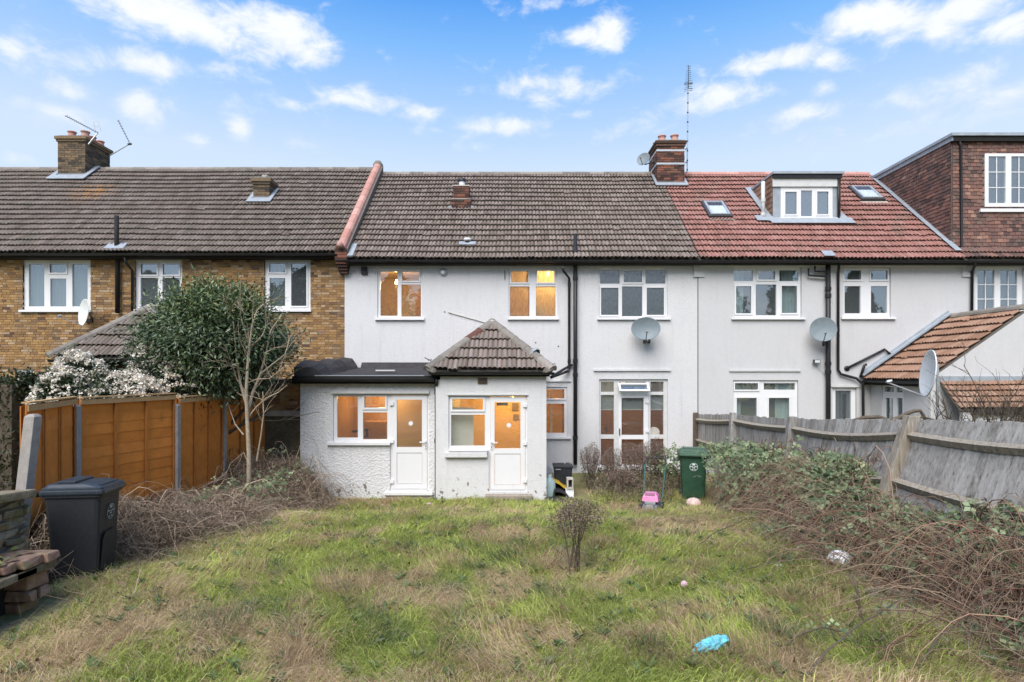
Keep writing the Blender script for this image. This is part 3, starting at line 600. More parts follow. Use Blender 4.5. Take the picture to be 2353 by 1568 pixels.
window(mid, 5, (1280,612,1578,1022), [(1308,640,1535,720,'c'), (1298,757,1548,988,'f')], PY, (1282,1008,1570,1024), glass='glass_warm')
k = W(5, (1255,1030,1567,1068), PY); MB().box(k[0], k[1], PY - .09, PY, k[2], k[3]).build('stone_sill', 'render_porch', mid, bevel=.012)
k = W(5, (1272,603,1868,612), PY); MB().box(k[0], k[1], PY - .03, PY + .01, k[2], k[3]).build('head_trim', 'paint_old', mid)
door(5, (1578,612,1862,1325), (1588,622,1848,1312), (1620,663,1812,1007), (1620,1045,1812,1275), PY, 'r', (675, 955, 1232), (1832, 1860), (1598, 950, 1612, 1012))
k = W(5, (1553,1338,1897,1380), PY); MB().box(k[0], k[1], PY - .22, PY, k[2], k[3]).box(k[0]-.04, k[1]+.02, PY - .26, PY, k[2]-.15, k[2]).build('step', 'step_stone', mid, bevel=.015)
k = W(5, (1497,485,1567,527), PY); vt = MB().box(k[0], k[1], PY - .03, PY + .01, k[2], k[3]).build('air_brick', 'brick_sooty', mid)
for j in range(3): z_ = k[2] + (k[3]-k[2])*(j+.5)/3; MB().box(k[0]+.02, k[1]-.02, PY - .036, PY - .03, z_-.012, z_+.012).build('slot', 'dark_object', vt)
k = W(5, (1465,458,1595,478), PY); MB().tube([(k[0], PY-.06, k[2]+.06), (k[0]+.3, PY-.08, k[2]+.08), (k[0]+.5, PY-.07, k[3])], [.035, .03, .012], 8).tube([(k[0]+.3, PY, k[2]+.02), (k[0]+.3, PY-.08, k[2]+.07)], .02, 6).build('bracket', 'paint_old', mid)
# flat roof of the extension
fz = 2.66
fl = MB().add([(ex0-.1, EY-.14, fz), (px0+.1, EY-.14, fz), (px0+.1, 0, fz+.22), (ex0-.1, 0, fz+.22), (ex0-.1, EY-.14, fz-.07), (px0+.1, EY-.14, fz-.07), (px0+.1, 0, fz-.05), (ex0-.1, 0, fz-.05)], [(0,1,2,3),(7,6,5,4),(0,4,5,1),(1,5,6,2),(2,6,7,3),(3,7,4,0)]).build('flat_roof', 'felt', mid)
MB().box(ex0-.12, px0+.02, EY-.16, EY-.03, fz-.155, fz+.012).build('fascia', 'soot_black', fl)
gutter(mid, (ex0-.14, EY-.22, fz-.04), (px0-.02, EY-.22, fz-.045), .065)
ups = MB()          # lumpy felt upstand along the party wall
pts = []
for i in range(9):
    y = EY - .1 + (3.3)*i/8; w_ = .42 + .06*math.sin(i*2.1); h_ = .30 + .05*math.sin(i*1.7) + .02*i
    if i == 0: h_ *= .72
    pts.append([(ex0-.1, y, fz), (ex0-.1, y, fz+h_*.9), (ex0-.02, y, fz+h_), (ex0+w_*.7, y, fz+h_*.93), (ex0+w_, y, fz+h_*.6), (ex0+w_+.12, y, fz+.02+.06*i/8)])
vs = [p for r in pts for p in r]; fs = [(i*6+j, i*6+j+1, (i+1)*6+j+1, (i+1)*6+j) for i in range(8) for j in range(5)] + [tuple(range(6)), tuple(range(48, 54))[::-1]]
ups.add(vs, fs).build('felt_upstand', 'felt', mid)
MB().prism([(ex0+.5, -.03, fz+.2), (ex0+.5, -.16, fz+.2), (ex0+.5, -.02, fz+.36)], (px0-ex0-.5, 0, 0)).build('felt_fillet', 'felt', mid)
MB().box(ex0+.35, px0-.25, EY-.12, EY-.02, fz+.013, fz+.03).build('roof_edge_strip', 'lead_light', fl)
k = P(770, 846, -2.2); MB().box(k.x+1.0, k.x+1.45, -2.4, -2.2, fz+.12, fz+.15).build('loose_strip', 'paint_old', fl)
# porch hip roof
def hip_roof(house, x0, x1, y0, ze, za, yb, mat, hipmat, seed, rows, w=.21, singles=120, alt=None, nh=5):
    xm = (x0+x1)/2; run = (x1-x0)/2; ya = y0 + run
    rf = MB().add([(x0,y0,ze-.03),(x1,y0,ze-.03),(x1,yb,ze-.03),(x0,yb,ze-.03),(xm,ya,za-.03),(xm,yb,za-.03)], [(0,1,4),(1,2,5,4),(3,0,4,5),(2,3,5),(0,3,2,1)]).build('porch_roof', 'mortar_dark', house)
    up = Vector((0, run, za-ze)); S = up.length
    tile_field(rf, (x0, y0-.03, ze), (1,0,0), up, x1-x0, S, w, S/rows, mat, seed=seed, xl=lambda u: min(u/S, 1)*run, xr=lambda u: (x1-x0) - min(u/S, 1)*run, singles=singles, amp=.032)
    for (o_, e_, xh, L_) in (((x0-.0, yb, ze), (0,-1,0), 1, yb-y0), ((x1, y0, ze), (0,1,0), -1, yb-y0)):
        up2 = Vector((run*xh, 0, za-ze))
        if xh > 0: tile_field(rf, o_, e_, up2, L_, S, w, S/rows, mat, seed=seed+1, xr=lambda u: L_ - min(u/S, 1)*run, xl=lambda u: 0.0, singles=0, amp=.032, name='side_tile')
        else: tile_field(rf, o_, e_, up2, L_, S, w, S/rows, mat, seed=seed+2, xl=lambda u: min(u/S, 1)*run, xr=lambda u: L_, singles=0, amp=.032, name='side_tile')
    ap = Vector((xm, ya, za + .03))
    ridge_tiles(rf, (x0-.02, y0-.04, ze + .02), ap, hipmat, nh, .115, name='hip_tile', alt=alt)
    ridge_tiles(rf, (x1+.02, y0-.04, ze + .02), ap, hipmat, nh, .115, name='hip_tile')
    ridge_tiles(rf, ap, (xm, yb, za + .03), hipmat, nh, .115)
    MB().lathe(ap + Vector((0, 0, -.02)), [(.15, -.08), (.14, 0), (.1, .06), (.001, .09)], 12).build('hip_cap', 'cement', rf, smooth=True)
    return rf
hy0 = 12.45 - CD; hx0, hx1 = P(984, 0, hy0).x, P(1268, 0, hy0).x
pf = hip_roof(mid, hx0, hx1, hy0, 2.80, 3.90, 0, 'tile_brown', 'ridge_grey', 21, 5, alt=((3,), 'brick_red'))
MB().lathe(Vector((hx1 - .36, hy0 + .38, 3.17)), [(.13, -.05), (.14, .0), (.1, .05), (.001, .06)], 8, (-.6, .6, .5)).build('mortar_patch', 'lead_light', pf)
MB().box(hx0+.06, hx1-.04, hy0+.03, PY + .02, 2.66, 2.77).build('fascia', 'soot_black', mid)
gutter(mid, (hx0+.02, hy0-.04, 2.76), (hx1+.05, hy0-.04, 2.755), .058)
for s_, x_ in ((1, hx0), (-1, hx1)):           # mossy muck and hip irons at the eave corners
    MB().lathe((x_ + s_*.08, hy0, 2.8), [(.001, -.06), (.1, -.05), (.14, 0), (.08, .07), (.001, .09)], 9, (s_*.4, -.3, 1)).build('mortar_end', 'mortar_dark', pf)
MB().tube([(hx1-.03, hy0-.06, 2.82), (hx1+.02, hy0-.06, 2.93), (hx1+.06, hy0-.06, 2.95), (hx1+.07, hy0-.06, 2.91), (hx1+.04, hy0-.06, 2.88)], .008, 5).build('hip_iron', 'metal_dark', pf)
# gutter, fascia, pipes
MB().box(XA+.1, XB-.05, ED-CD+.07, .02, EZ-.115, EZ-.02).build('fascia', 'soot_black', mid)
gutter(mid, (XA+.12, ED-CD-.06, EZ-.035), (XB-.02, ED-CD-.06, EZ-.045), .054)
def px(u, v, Y): return P(u, v, Y)
sp = -.11
pipe(mid, [px(1322, 1068, sp), px(1322, 538, sp)], .056, 'soil_pipe', collars=[px(1322, v_, sp) for v_ in (608, 640, 830, 862, 1006)])
dp = -.09
pipe(mid, [px(1293, 612, -.33), px(1294, 622, -.3), px(1308, 640, dp), px(1308, 845, dp), px(1306, 853, dp), px(1266, 868, -.5)], .036, collars=[px(1308, v_, dp) for v_ in (655, 830)])
pipe(mid, [px(1316, 838, dp), px(1300, 846, dp), px(1268, 866, -3.2)], .034)
pipe(mid, [px(1003, 872, EY-.2), px(1003, 882, EY-.18), px(1003, 890, EY-.06), px(1003, 1150, EY-.06)], .038, collars=[px(1003, 900, EY-.06), px(1003, 1013, EY-.06)])
q = px(838, 623, 0); MB().box(q.x-.08, q.x+.08, -.07, 0, q.z-.1, q.z+.1).build('vent_grille', 'black_plastic', mid)
q = px(1019, 626, 0); fa = MB().lathe((q.x, 0, q.z), [(.1, 0), (.1, .05), (.08, .075), (.001, .08)], 16, (0, -1, 0)).build('extractor_vent', 'metal_grey', mid, smooth=True); MB().lathe((q.x-.01, -.08, q.z-.01), [(.05, 0), (.05, .012), (.001, .016)], 12, (0, -1, 0)).build('vent_flap', 'upvc', fa)
q0, q1 = px(1030, 718, -.02), px(1120, 743, -.02); MB().tube([q0, q1], .012, 5).build('flashing_line', 'cement', mid)
for (u_, v_) in ((1231, 788), (1283, 796), (1022, 717), (1176, 820)): q = px(u_, v_, 0); MB().lathe((q.x, -.002, q.z), [(.001, .012), (.018, .008), (.02, 0)], 7, (0, -1, 0)).build('wall_plug', 'dark_object', mid)
q = px(1160, 632, 0); MB().tube([(q.x, -.03, q.z+.12), (q.x, -.03, q.z-.13)], .012, 5).build('cable_stub', 'metal_dark', mid)
# rooms of the extension and porch
kk = W(5, (300,540,1160,1330), EY); room(mid, kk[0]+.1, kk[1], EY + .255, -.6, .05, 2.5, 'room_brown'); lamp(mid, (kk[0] + 1.0, EY + 2.0, 2.2), 26, (1, .58, .22), bulb=False)
MB().box(kk[1]-1.3, kk[1]-.5, -.66, -.62, .05, 2.05).build('inner_door', 'room_cream', mid); MB().box(kk[0]+.5, kk[0]+1.1, -1.1, -.62, .05, 1.5).build('cupboard', 'room_brown', mid, bevel=.02); MB().box(kk[0]+1.5, kk[0]+1.95, -.64, -.62, 1.35, 1.75).build('picture', 'picture', mid)
k = W(5, (560,875,610,890), EY + .6); MB().box(k[0], k[1], EY+.7, EY+.75, k[2], k[3]).build('shelf_item', 'dark_object', mid)
k = W(5, (650,865,678,925), EY + .6); MB().box(k[0], k[1], EY+.7, EY+.75, k[3]-.05, k[3]).box(k[1]-.05, k[1], EY+.7, EY+.75, k[2], k[3]).box(k[0], k[1], EY+.7, EY+.75, k[2], k[2]+.03).build('chair_back', 'dark_object', mid)
kk = W(5, (1215,500,1985,1330), PY); room(mid, kk[0]+.05, kk[1]-.05, PY + .255, -.2, .05, 2.68, 'room_orange'); lamp(mid, (kk[1] - .7, PY + 2.3, 2.3), 48, (1, .58, .14), bulb=False)
k = W(5, (1240,700,1480,1000), PY); MB().box(k[0]+.1, k[1]-.06, PY + .27, PY + .3, .1, 1.98).build('inner_door', 'room_white', mid)
for r in ((1750,728,1808,795), (1760,832,1812,876)): k = W(5, r, PY); MB().box(k[0], k[1], -.26, -.22, k[2], k[3]).build('picture', 'picture', mid)
k = W(5, (1635,668,1720,690), PY); MB().box(k[0], k[1], PY + .065, PY + .068, k[2], k[3]).build('sticker', 'picture', mid)

# ------------------------------------------------------------------ chimneys
def bricks_box(parent, x0, x1, y0, y1, z0, z1, mat, seed, singles=60, bl=.225, bh=.075):
    """brick skin on the front and the two sides of a stack"""
    rd = random.Random(seed); core = MB().box(x0+.012, x1-.012, y0+.012, y1-.012, z0, z1).build('stack', 'mortar_dark', parent)
    return core
def brick_skin(core, x0, x1, y0, y1, z0, z1, mat, seed, singles=150, bl=.225, bh=.075, sides=True):
    rd = random.Random(seed); big = MB(); n = 0
    nz = max(1, round((z1-z0)/bh)); hz = (z1-z0)/nz
    me_cache = {}
    def put(o, a, b, h):
        nonlocal n
        mb = MB().obox(o, a, b, h)
        if n < singles:
            mb.build('brick', mat, core); n += 1
        else: big.add(mb.v, mb.f)
    for j in range(nz):
        z = z0 + j*hz; off = (j % 2)*.5
        for (p, t, L, nrm) in ((Vector((x0, y0, z)), Vector((1,0,0)), x1-x0, Vector((0,1,0))), (Vector((x1, y0, z)), Vector((0,1,0)), y1-y0, Vector((-1,0,0))), (Vector((x0, y0, z)), Vector((0,1,0)), y1-y0, Vector((1,0,0)))):
            if not sides and nrm.x: continue
            k_ = max(1, round(L/bl)); w_ = L/k_; s = -off*w_
            while s < L - .02:
                a0 = max(s, 0) + .004; a1 = min(s + w_, L) - .005; s += w_
                if a1 - a0 < .03: continue
                pr_ = rd.gauss(0, .003)
                o_ = p + t*a0 - nrm*pr_ if True else p
                put(o_ + Vector((0,0,.004)), t*(a1-a0), nrm*.05, Vector((0,0,hz-.01)))
    if big.v: tag(big.build('brick_course', mat, core), kind='stuff')
def chimney(house, x0, x1, y0, y1, zb, zt, mat, seed, corb=.06, pots=(), flash=True, singles=110, potmat='terracotta', cap=.2):
    ch = MB().box(x0+.015, x1-.015, y0+.015, y1-.015, zb-.6, zt-.02).build('chimney', 'mortar_dark', house)
    brick_skin(ch, x0, x1, y0, y1, zb-.2, zt-cap, mat, seed, singles)
    MB().box(x0-corb*.5, x1+corb*.5, y0-corb*.5, y1+corb*.5, zt-cap, zt-cap*.62).build('corbel', mat, ch, bevel=.006)
    MB().box(x0-corb, x1+corb, y0-corb, y1+corb, zt-cap*.62, zt-cap*.18).build('corbel', mat, ch, bevel=.006)
    MB().add([(x0-corb,y0-corb,zt-cap*.18),(x1+corb,y0-corb,zt-cap*.18),(x1+corb,y1+corb,zt-cap*.18),(x0-corb,y1+corb,zt-cap*.18),(x0+.05,y0+.05,zt+.03),(x1-.05,y0+.05,zt+.03),(x1-.05,y1-.05,zt+.03),(x0+.05,y1-.05,zt+.03)], [(0,1,5,4),(1,2,6,5),(2,3,7,6),(3,0,4,7),(4,5,6,7)]).build('flaunching', 'stone_old', ch)
    for (x, y, r, h) in pots: MB().lathe((x, y, zt), [(r*.95, -.05), (r, h*.3), (r*.88, h*.55), (r*.88, h*.82), (r*1.08, h*.88), (r*1.08, h), (r*.85, h), (r*.8, h*.4)], 14).build('chimney_pot', potmat, ch, smooth=True)
    return ch
def apron(parent, x0, x1, y0, zb, w=.1, lift=.11, mat='lead_light', sl=SL):
    """lead apron at the foot of a stack and up its side along the slope"""
    mb = MB(); n_ = Vector((0, -sl, 1)).normalized()*lift
    a = Vector((x0-w, y0, zb)); b = Vector((x1+w, y0, zb)); dn = Vector((0, -w*1.4, -w*1.4*sl))
    mb.obox(a+n_, b-a, dn, n_*.25); mb.obox(Vector((x0, y0-.012, zb+n_.z*.8)), Vector((x1-x0, 0, 0)), Vector((0,.012,0)), Vector((0,0,.1)))
    for (xa, xb) in ((x1, x1+w), (x0-w, x0)): mb.obox(Vector((xa, y0, zb))+n_*1.02, Vector((xb-xa,0,0)), Vector((0, .55, .55*sl)), n_*.25)
    return mb.build('flashing', mat, parent)
# slim stack with a flue, and a tile vent, on the main roof
b = on_roof(1059, 484); cx0, cx1 = P(1042, 0, b.y).x, P(1077.5, 0, b.y).x; zt = P(0, 428, b.y).z
c3 = MB().box(cx0+.015, cx1-.015, b.y+.015, b.y+.42, b.z-.3, zt).build('chimney', 'mortar_dark', mid); brick_skin(c3, cx0, cx1, b.y, b.y+.43, b.z+.35, zt, 'brick_red', 5, 60)
brick_skin(c3, cx0-.05, cx1+.04, b.y-.05, b.y+.46, b.z-.08, b.z+.33, 'brick_red', 6, 20); MB().box(cx0-.06, cx1+.05, b.y-.06, b.y+.47, b.z+.33, b.z+.35).build('corbel', 'cement', c3); MB().box(cx0-.02, cx1+.02, b.y-.02, b.y+.45, zt, zt+.035).build('corbel', 'cement', c3)
fx_ = (cx0+cx1)/2+.01; MB().lathe((fx_, b.y+.2, zt+.03), [(.095, 0), (.095, .2), (.001, .2)], 14).build('flue', 'paint_old', c3, smooth=True); MB().lathe((fx_, b.y+.2, zt+.2), [(.12, .0), (.125, .07), (.08, .1), (.001, .11)], 14).build('flue_cap', 'black_plastic', c3, smooth=True)
[MB().box(xa_, xa_+.09, b.y-.02, b.y+.1, b.z+.02, b.z+.14).build('flashing', 'lead_light', c3) for xa_ in (cx0-.15, cx1+.06)]
b = on_roof(1074, 566); tv = MB().lathe((b.x, b.y+.02, b.z), [(.08, 0), (.08, .14)], 12).build('roof_vent', 'black_plastic', roof_m, smooth=True); MB().lathe((b.x, b.y+.02, b.z+.15), [(.075, 0), (.1, .02), (.1, .07), (.001, .085)], 14).build('vent_cap', 'upvc', tv, smooth=True); MB().obox((b.x-.23, b.y-.1, b.z+.0), (.46, 0, 0), (0, .12, .12*SL), (0, -.02, .03)).build('vent_base', 'lead_light', tv)
# large red stack on the party line
b = on_roof(1541, 430); bx0, bx1 = P(1509.6, 0, b.y).x, P(1573, 0, b.y).x; zt = P(0, 322, b.y).z
c4 = chimney(mid, bx0, bx1, b.y, b.y+1.15, b.z, zt, 'brick_red', 8, .06, [(bx0+.24, b.y+.3, .13, .25), (bx1-.25, b.y+.3, .13, .27), (bx0+.2, b.y+.8, .13, .22), (bx1-.22, b.y+.85, .13, .2)])
apron(c4, bx0, bx1, b.y, b.z, .08)
for v_ in (346, 376.5):
    z_ = P(0, v_, b.y).z; MB().plate(bx0-.012, bx1+.012, b.y-.012, b.y+1.162, [(bx0-.004, bx1+.004, b.y-.004, b.y+1.154)], z_-.03, z_+.03, lambda a, b_, c: (a, b_, c)).build('strap', 'metal_grey', c4)
CH4 = (bx0, bx1, b.y, b.z, zt)

# ------------------------------------------------------------------ left house (yellow stock brick)
LEZ, LRZ = 5.95, 9.66
left = empty('brick_house', (-9, 0, 0), 'yellow stock brick terraced house with brown tiled roof and white windows', 'house')
LX0 = -22.0
roof_l = main_roof(left, LX0, XA - .17, LEZ, LRZ, 'tile_brown_left', 31, nr=38, pick=lambda t: (t[0], -t[1]))
lw = [(150,1058,598,1395), (890,1058,1200,1385), (1745,1050,2050,1395)]
lg = W(0, (35, 848, 78, 890), 0)
Hl = [W(1, r, 0) for r in lw] + [lg]
wall_l = MB().plate(LX0, XA, -.2, LEZ - .08, Hl, .012, .28).build('wall', 'mortar', left)
def brick_wall(parent, x0, x1, z0, z1, Y, holes, mat, seed, first, limit=300, bl=.21, bh=.068, dep=.06):
    """bricks in stretcher rows, random headers, joints recessed; the ones that show largest as single pieces"""
    rd = random.Random(seed); allb = []
    rows = int((z1-z0)/bh)
    for j in range(rows):
        z = z0 + j*bh; x = x1 - (j % 2)*.11
        if j % 2: allb.append((x + .003, x1, z))
        while x > x0:
            w_ = bl if rd.random() > .3 else .1125
            a = max(x - w_, x0); segs = [(a + .004, x - .004)]
            for h in holes:
                if h[2] - .02 < z + bh/2 < h[3] + .02:
                    nw = []
                    for (s0, s1) in segs:
                        if s1 <= h[0] or s0 >= h[1]: nw.append((s0, s1)); continue
                        if s0 < h[0] - .02: nw.append((s0, h[0]))
                        if s1 > h[1] + .02: nw.append((h[1], s1))
                    segs = nw
            allb += [(s0, s1, z) for (s0, s1) in segs if s1 - s0 > .02]
            x -= w_
    sel = set(sorted(range(len(allb)), key=lambda i: first(allb[i]))[:limit])
    cache = {}; big = MB()
    for i, (s0, s1, z) in enumerate(allb):
        pr_ = abs(rd.gauss(0, .004)); mb = MB().box(0, s1-s0, -pr_, dep, 0, bh-.011)
        if i in sel:
            key = round((s1-s0)*100)
            if key not in cache:
                m_ = bpy.data.meshes.new('brick'); m_.from_pydata(mb.v, [], mb.f); m_.materials.append(MATS[mat]); cache[key] = m_
            piece('brick', cache[key], parent, (s0, Y - rd.random()*.004, z + .005))
        else: big.add([(p[0]+s0, p[1]+Y, p[2]+z+.005) for p in mb.v], mb.f)
    if big.v: tag(big.build('brick_courses', mat, parent), kind='stuff')
brick_wall(wall_l, -14.4, XA, 1.2, LEZ - .1, 0, Hl, 'brick_yellow', 3, lambda b: (-(b[1]) if 3.2 < b[2] < 5.8 else 50))
def net(fr_, r, Y, z=1, mat='net_curtain', wl=.12):
    k = W(z, r, Y); corrugated(k[0]-.02, k[1]+.02, k[2]-.02, k[3]+.02, Y + .2, .02, wl).build('net_curtain', mat, fr_)
f, _ = window(left, 1, lw[0], [(180,1083,283,1363,'f'), (322,1083,428,1140,'c'), (322,1178,428,1363,'f'), (468,1083,570,1363,'f')], 0, (135,1385,608,1402)); 
for r in ((170,1075,440,1370), (460,1075,575,1370)): net(f, r, 0)
f, _ = window(left, 1, lw[1], [(925,1083,1030,1153,'c'), (1070,1083,1175,1153,'c'), (920,1173,1035,1365,'f'), (1065,1173,1180,1365,'f')], 0, (875,1380,1215,1396), glass='glass_grey'); net(f, (905,1075,1190,1370), 0)
f, _ = window(left, 1, lw[2], [(1775,1078,1880,1137,'c'), (1775,1175,1878,1360,'f'), (1920,1078,2020,1360,'c')], 0, (1735,1385,2058,1400)); net(f, (1768,1072,1885,1365), 0)
k = W(1, (860,1048,1250,1060), 0); MB().box(k[0], k[1], -.03, .02, k[2], k[3]).build('lintel_strip', 'cement', left)
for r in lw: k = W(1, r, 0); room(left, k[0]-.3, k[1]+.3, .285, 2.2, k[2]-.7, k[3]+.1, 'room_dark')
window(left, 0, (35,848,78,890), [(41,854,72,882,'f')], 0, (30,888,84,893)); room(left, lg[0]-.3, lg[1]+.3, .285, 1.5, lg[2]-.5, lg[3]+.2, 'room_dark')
MB().box(LX0, XA - .1, ED-CD+.07, .02, LEZ-.125, LEZ-.02).build('fascia', 'soot_black', left)
gutter(left, (LX0, ED-CD-.06, LEZ-.035), (XA-.1, ED-CD-.06, LEZ-.035), .056)
# party wall upstand with half-round coping tiles and brick kneeler
y0, y1 = ED - CD, RD - CD
pw = MB().prism([(XA-.12, y0+.05, LEZ-.3), (XA-.12, y0-.02, LEZ+.12), (XA-.12, y1, LRZ+.16), (XA-.12, y1, LRZ-.4)], (.30, 0, 0)).build('party_wall', 'mortar_dark', left)
ridge_tiles(pw, (XA, y0-.06, LEZ+.13), (XA, y1+.06, LRZ+.22), 'terracotta', 13, .125, name='coping_tile', drop=.02)
MB().lathe((XA, y1, LRZ+.2), [(.17, -.12), (.165, .0), (.1, .1), (.001, .12)], 12).build('coping_end', 'ridge_grey', pw, smooth=True)
for j in range(8):
    MB().box(XA-.16+.012*max(0, 4-j), XA+.16-.01*max(0, 4-j), -.36+.05*max(0, 4-j), .02, LEZ-.52+j*.078, LEZ-.45+j*.078).build('kneeler_brick', 'brick_red', pw)
MB().lathe((XA+.0, y0-.14, LEZ+.2), [(.001, -.1), (.07, -.06), (.09, 0), (.05, .08), (.001, .1)], 9, (0, -.4, 1)).build('finial', 'terracotta', pw, smooth=True)
MB().obox((XA+.17, y0-.05, LEZ-.12), (.15, 0, 0), (0, .5, .5*SL), (0, -.03, .04)).build('flashing', 'lead_light', pw)
# chimneys of the brick house
b = on_roof(165, 411, 0, LEZ); c1x0, c1x1 = P(132.5, 0, b.y).x, P(196, 0, b.y).x; zt = P(0, 312, b.y).z
c1 = chimney(left, c1x0, c1x1, b.y, b.y+1.2, b.z, zt, 'brick_sooty', 12, .07, [(c1x0+.27, b.y+.28, .125, .24), (c1x1-.2, b.y+.28, .13, .25), (c1x1-.2, b.y+.62, .11, .2), (c1x1-.2, b.y+1.0, .12, .2), (c1x0+.27, b.y+.8, .12, .2)])
apron(c1, c1x0, c1x1, b.y, b.z, .16)
b = on_roof(600, 465, 0, LEZ); c2x0, c2x1 = P(582, 0, b.y).x, P(619, 0, b.y).x; zt = P(0, 408, b.y).z
c2 = chimney(left, c2x0, c2x1, b.y, b.y+.5, b.z, zt, 'brick_sooty', 13, .06, [(c2x0+.27, b.y+.25, .1, .12)], singles=60, potmat='upvc', cap=.22); apron(c2, c2x0, c2x1, b.y, b.z, .12)
# soil pipe through the eaves
q = on_roof(268, 574, 0, LEZ); MB().obox((q.x-.26, q.y-.12, q.z-.03), (.52, 0, 0), (0, .22, .22*SL), (0, -.03, .04)).build('flashing', 'lead_light', roof_l); pipe(left, [P(270, 720, -.1), P(270, 592, -.1), (q.x, q.y, q.z), (q.x, q.y, P(0, 496, q.y).z)], .058, 'soil_pipe', mat='soot_black')
pipe(left, [P(286, 590, -.3), P(290, 606, -.25), P(304, 622, -.07), P(304, 715, -.07)], .035)
# hip-roofed rear wing and flat part of the brick house
ly0 = 12.75 - CD; lx0, lx1 = -10.05, -7.35
lf = hip_roof(left, lx0, lx1, ly0, 3.08, 4.30, 0, 'tile_brown_left', 'ridge_grey', 41, 5, singles=120)
MB().plate(lx0+.2, lx1-.2, -.1, 3.02, [(-9.3, -8.4, 1.3, 2.5)], ly0+.25, ly0+.5).build('wing_wall', 'brick_sooty', left); MB().box(lx0+.05, lx1-.05, ly0+.05, ly0+.27, 2.9, 3.06).build('fascia', 'soot_black', left); gutter(left, (lx0, ly0-.05, 3.03), (lx1, ly0-.05, 3.03), .06)
MB().plate(ly0+.5, 0, -.1, 3.02, [], lx0+.2, lx0+.4, lambda a, b, c: (c, a, b)).build('wing_side_wall', 'brick_sooty', left); room(left, -9.5, -8.2, ly0+.51, ly0+1.5, 1, 2.7, 'room_dark')
wy = -3.0; wz = MB().plate(lx1-.2, ex0-.02, -.1, 2.52, [], wy+.012, wy+.25).build('wing_wall', 'mortar', left); brick_wall(wz, lx1-.2, ex0-.02, 1.9, 2.5, wy, [], 'brick_yellow', 9, lambda b: -b[1], 60)
MB().plate(lx1-.2, ex0-.03, -.1, 1.78, [(-6.05, -5.55, .2, 1.7)], wy-.02, wy+.01).build('render_coat', 'stone_old', left); MB().box(lx1-.2, ex0-.03, wy-.05, wy+.01, 1.78, 1.9).build('stone_band', 'cement', left); MB().box(lx1-.3, ex0-.03, wy-.04, 0, 2.53, 2.58).build('flat_roof', 'felt', left)

# ------------------------------------------------------------------ right house (red tiles, dormer)
rh = empty('red_roof_house', (8.5, 0, 0), 'smooth white rendered terraced house with red tiled roof, small dormer and rooflights', 'house')
roof_r = main_roof(rh, XB - .03, XC + .02, EZ, RZ, 'tile_red', 51, nr=16, ridge_mat='terracotta')
r1, r2, rfd, rdo = (523,965,950,1285), (1212,975,1510,1285), (1684, 874, 1834, 1080), (1912, 890, 1968, 1090)
Hr = [W(3, r1, 0), W(3, r2, 0), W(0, rfd, 0), W(0, rdo, 0)]
MB().plate(XB + .004, XC + .3, -.2, EZ - .06, Hr, -.012, .26).build('wall', 'render_smooth', rh)
MB().box(XB-.006, XB+.012, -.02, .0, -.2, EZ-.1).build('party_joint', 'mortar_dark', rh)
MB().box(XC+.12, XC+.4, -.05, -.012, 5.35, EZ-.1).build('corbel', 'render_smooth', rh); MB().box(XB-.12, XB+.17, -.05, -.012, 5.35, EZ-.1).build('corbel', 'render_smooth', rh)
f, _ = window(rh, 3, r1, [(530,988,650,1057,'f'), (683,993,788,1048,'c'), (817,988,937,1057,'f'), (543,1090,638,1260,'c'), (668,1078,798,1272,'f'), (830,1088,926,1258,'c')], -.012, (508,1288,970,1300))
for (r, wl) in (((525,980,600,1270), .09), ((850,980,945,1270), .1)): net(f, r, 0, 3, 'curtain_cloth', wl)
window(rh, 3, r2, [(1225,990,1328,1048,'c'), (1392,990,1495,1048,'c'), (1227,1088,1328,1260,'f'), (1393,1088,1495,1258,'f')], -.012, (1197,1283,1535,1298))
f, _ = window(rh, 0, rfd, [(1690,881,1743,896,'c'), (1757,881,1829,896,'f'), (1694,915,1740,1060,'c'), (1768,915,1815,1060,'c')], -.012, name='garden_door')
for r in ((1688,876,1707,1070), (1790,876,1826,1070)): net(f, r, 0, 0, 'curtain_cloth', .09)
window(rh, 0, rdo, [(1922,898,1958,1080,'f','glass')], -.012, name='back_door'); k = W(0, (1912,884,1970,890), 0); MB().box(k[0]-.05, k[1]+.05, -.05, -.012, k[2], k[3]).build('drip_ledge', 'paint_old', rh)
k = W(0, (1675,850,1838,854), 0); MB().box(k[0], k[1], -.05, -.012, k[2], k[3]).build('drip_ledge', 'render_smooth', rh)
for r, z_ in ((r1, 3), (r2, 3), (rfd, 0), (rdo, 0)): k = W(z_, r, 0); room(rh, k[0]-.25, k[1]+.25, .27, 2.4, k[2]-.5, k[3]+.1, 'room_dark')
MB().box(XB-.04, XC+4.5, ED-CD+.07, .0, EZ-.115, EZ-.02).build('fascia', 'soot_black', rh); gutter(rh, (XB-.02, ED-CD-.06, EZ-.045), (XC+4.5, ED-CD-.06, EZ-.04), .056)
MB().box(XB+.02, XC+.2, -.1, -.012, EZ-.15, EZ-.12).build('soffit', 'paint_old', rh)
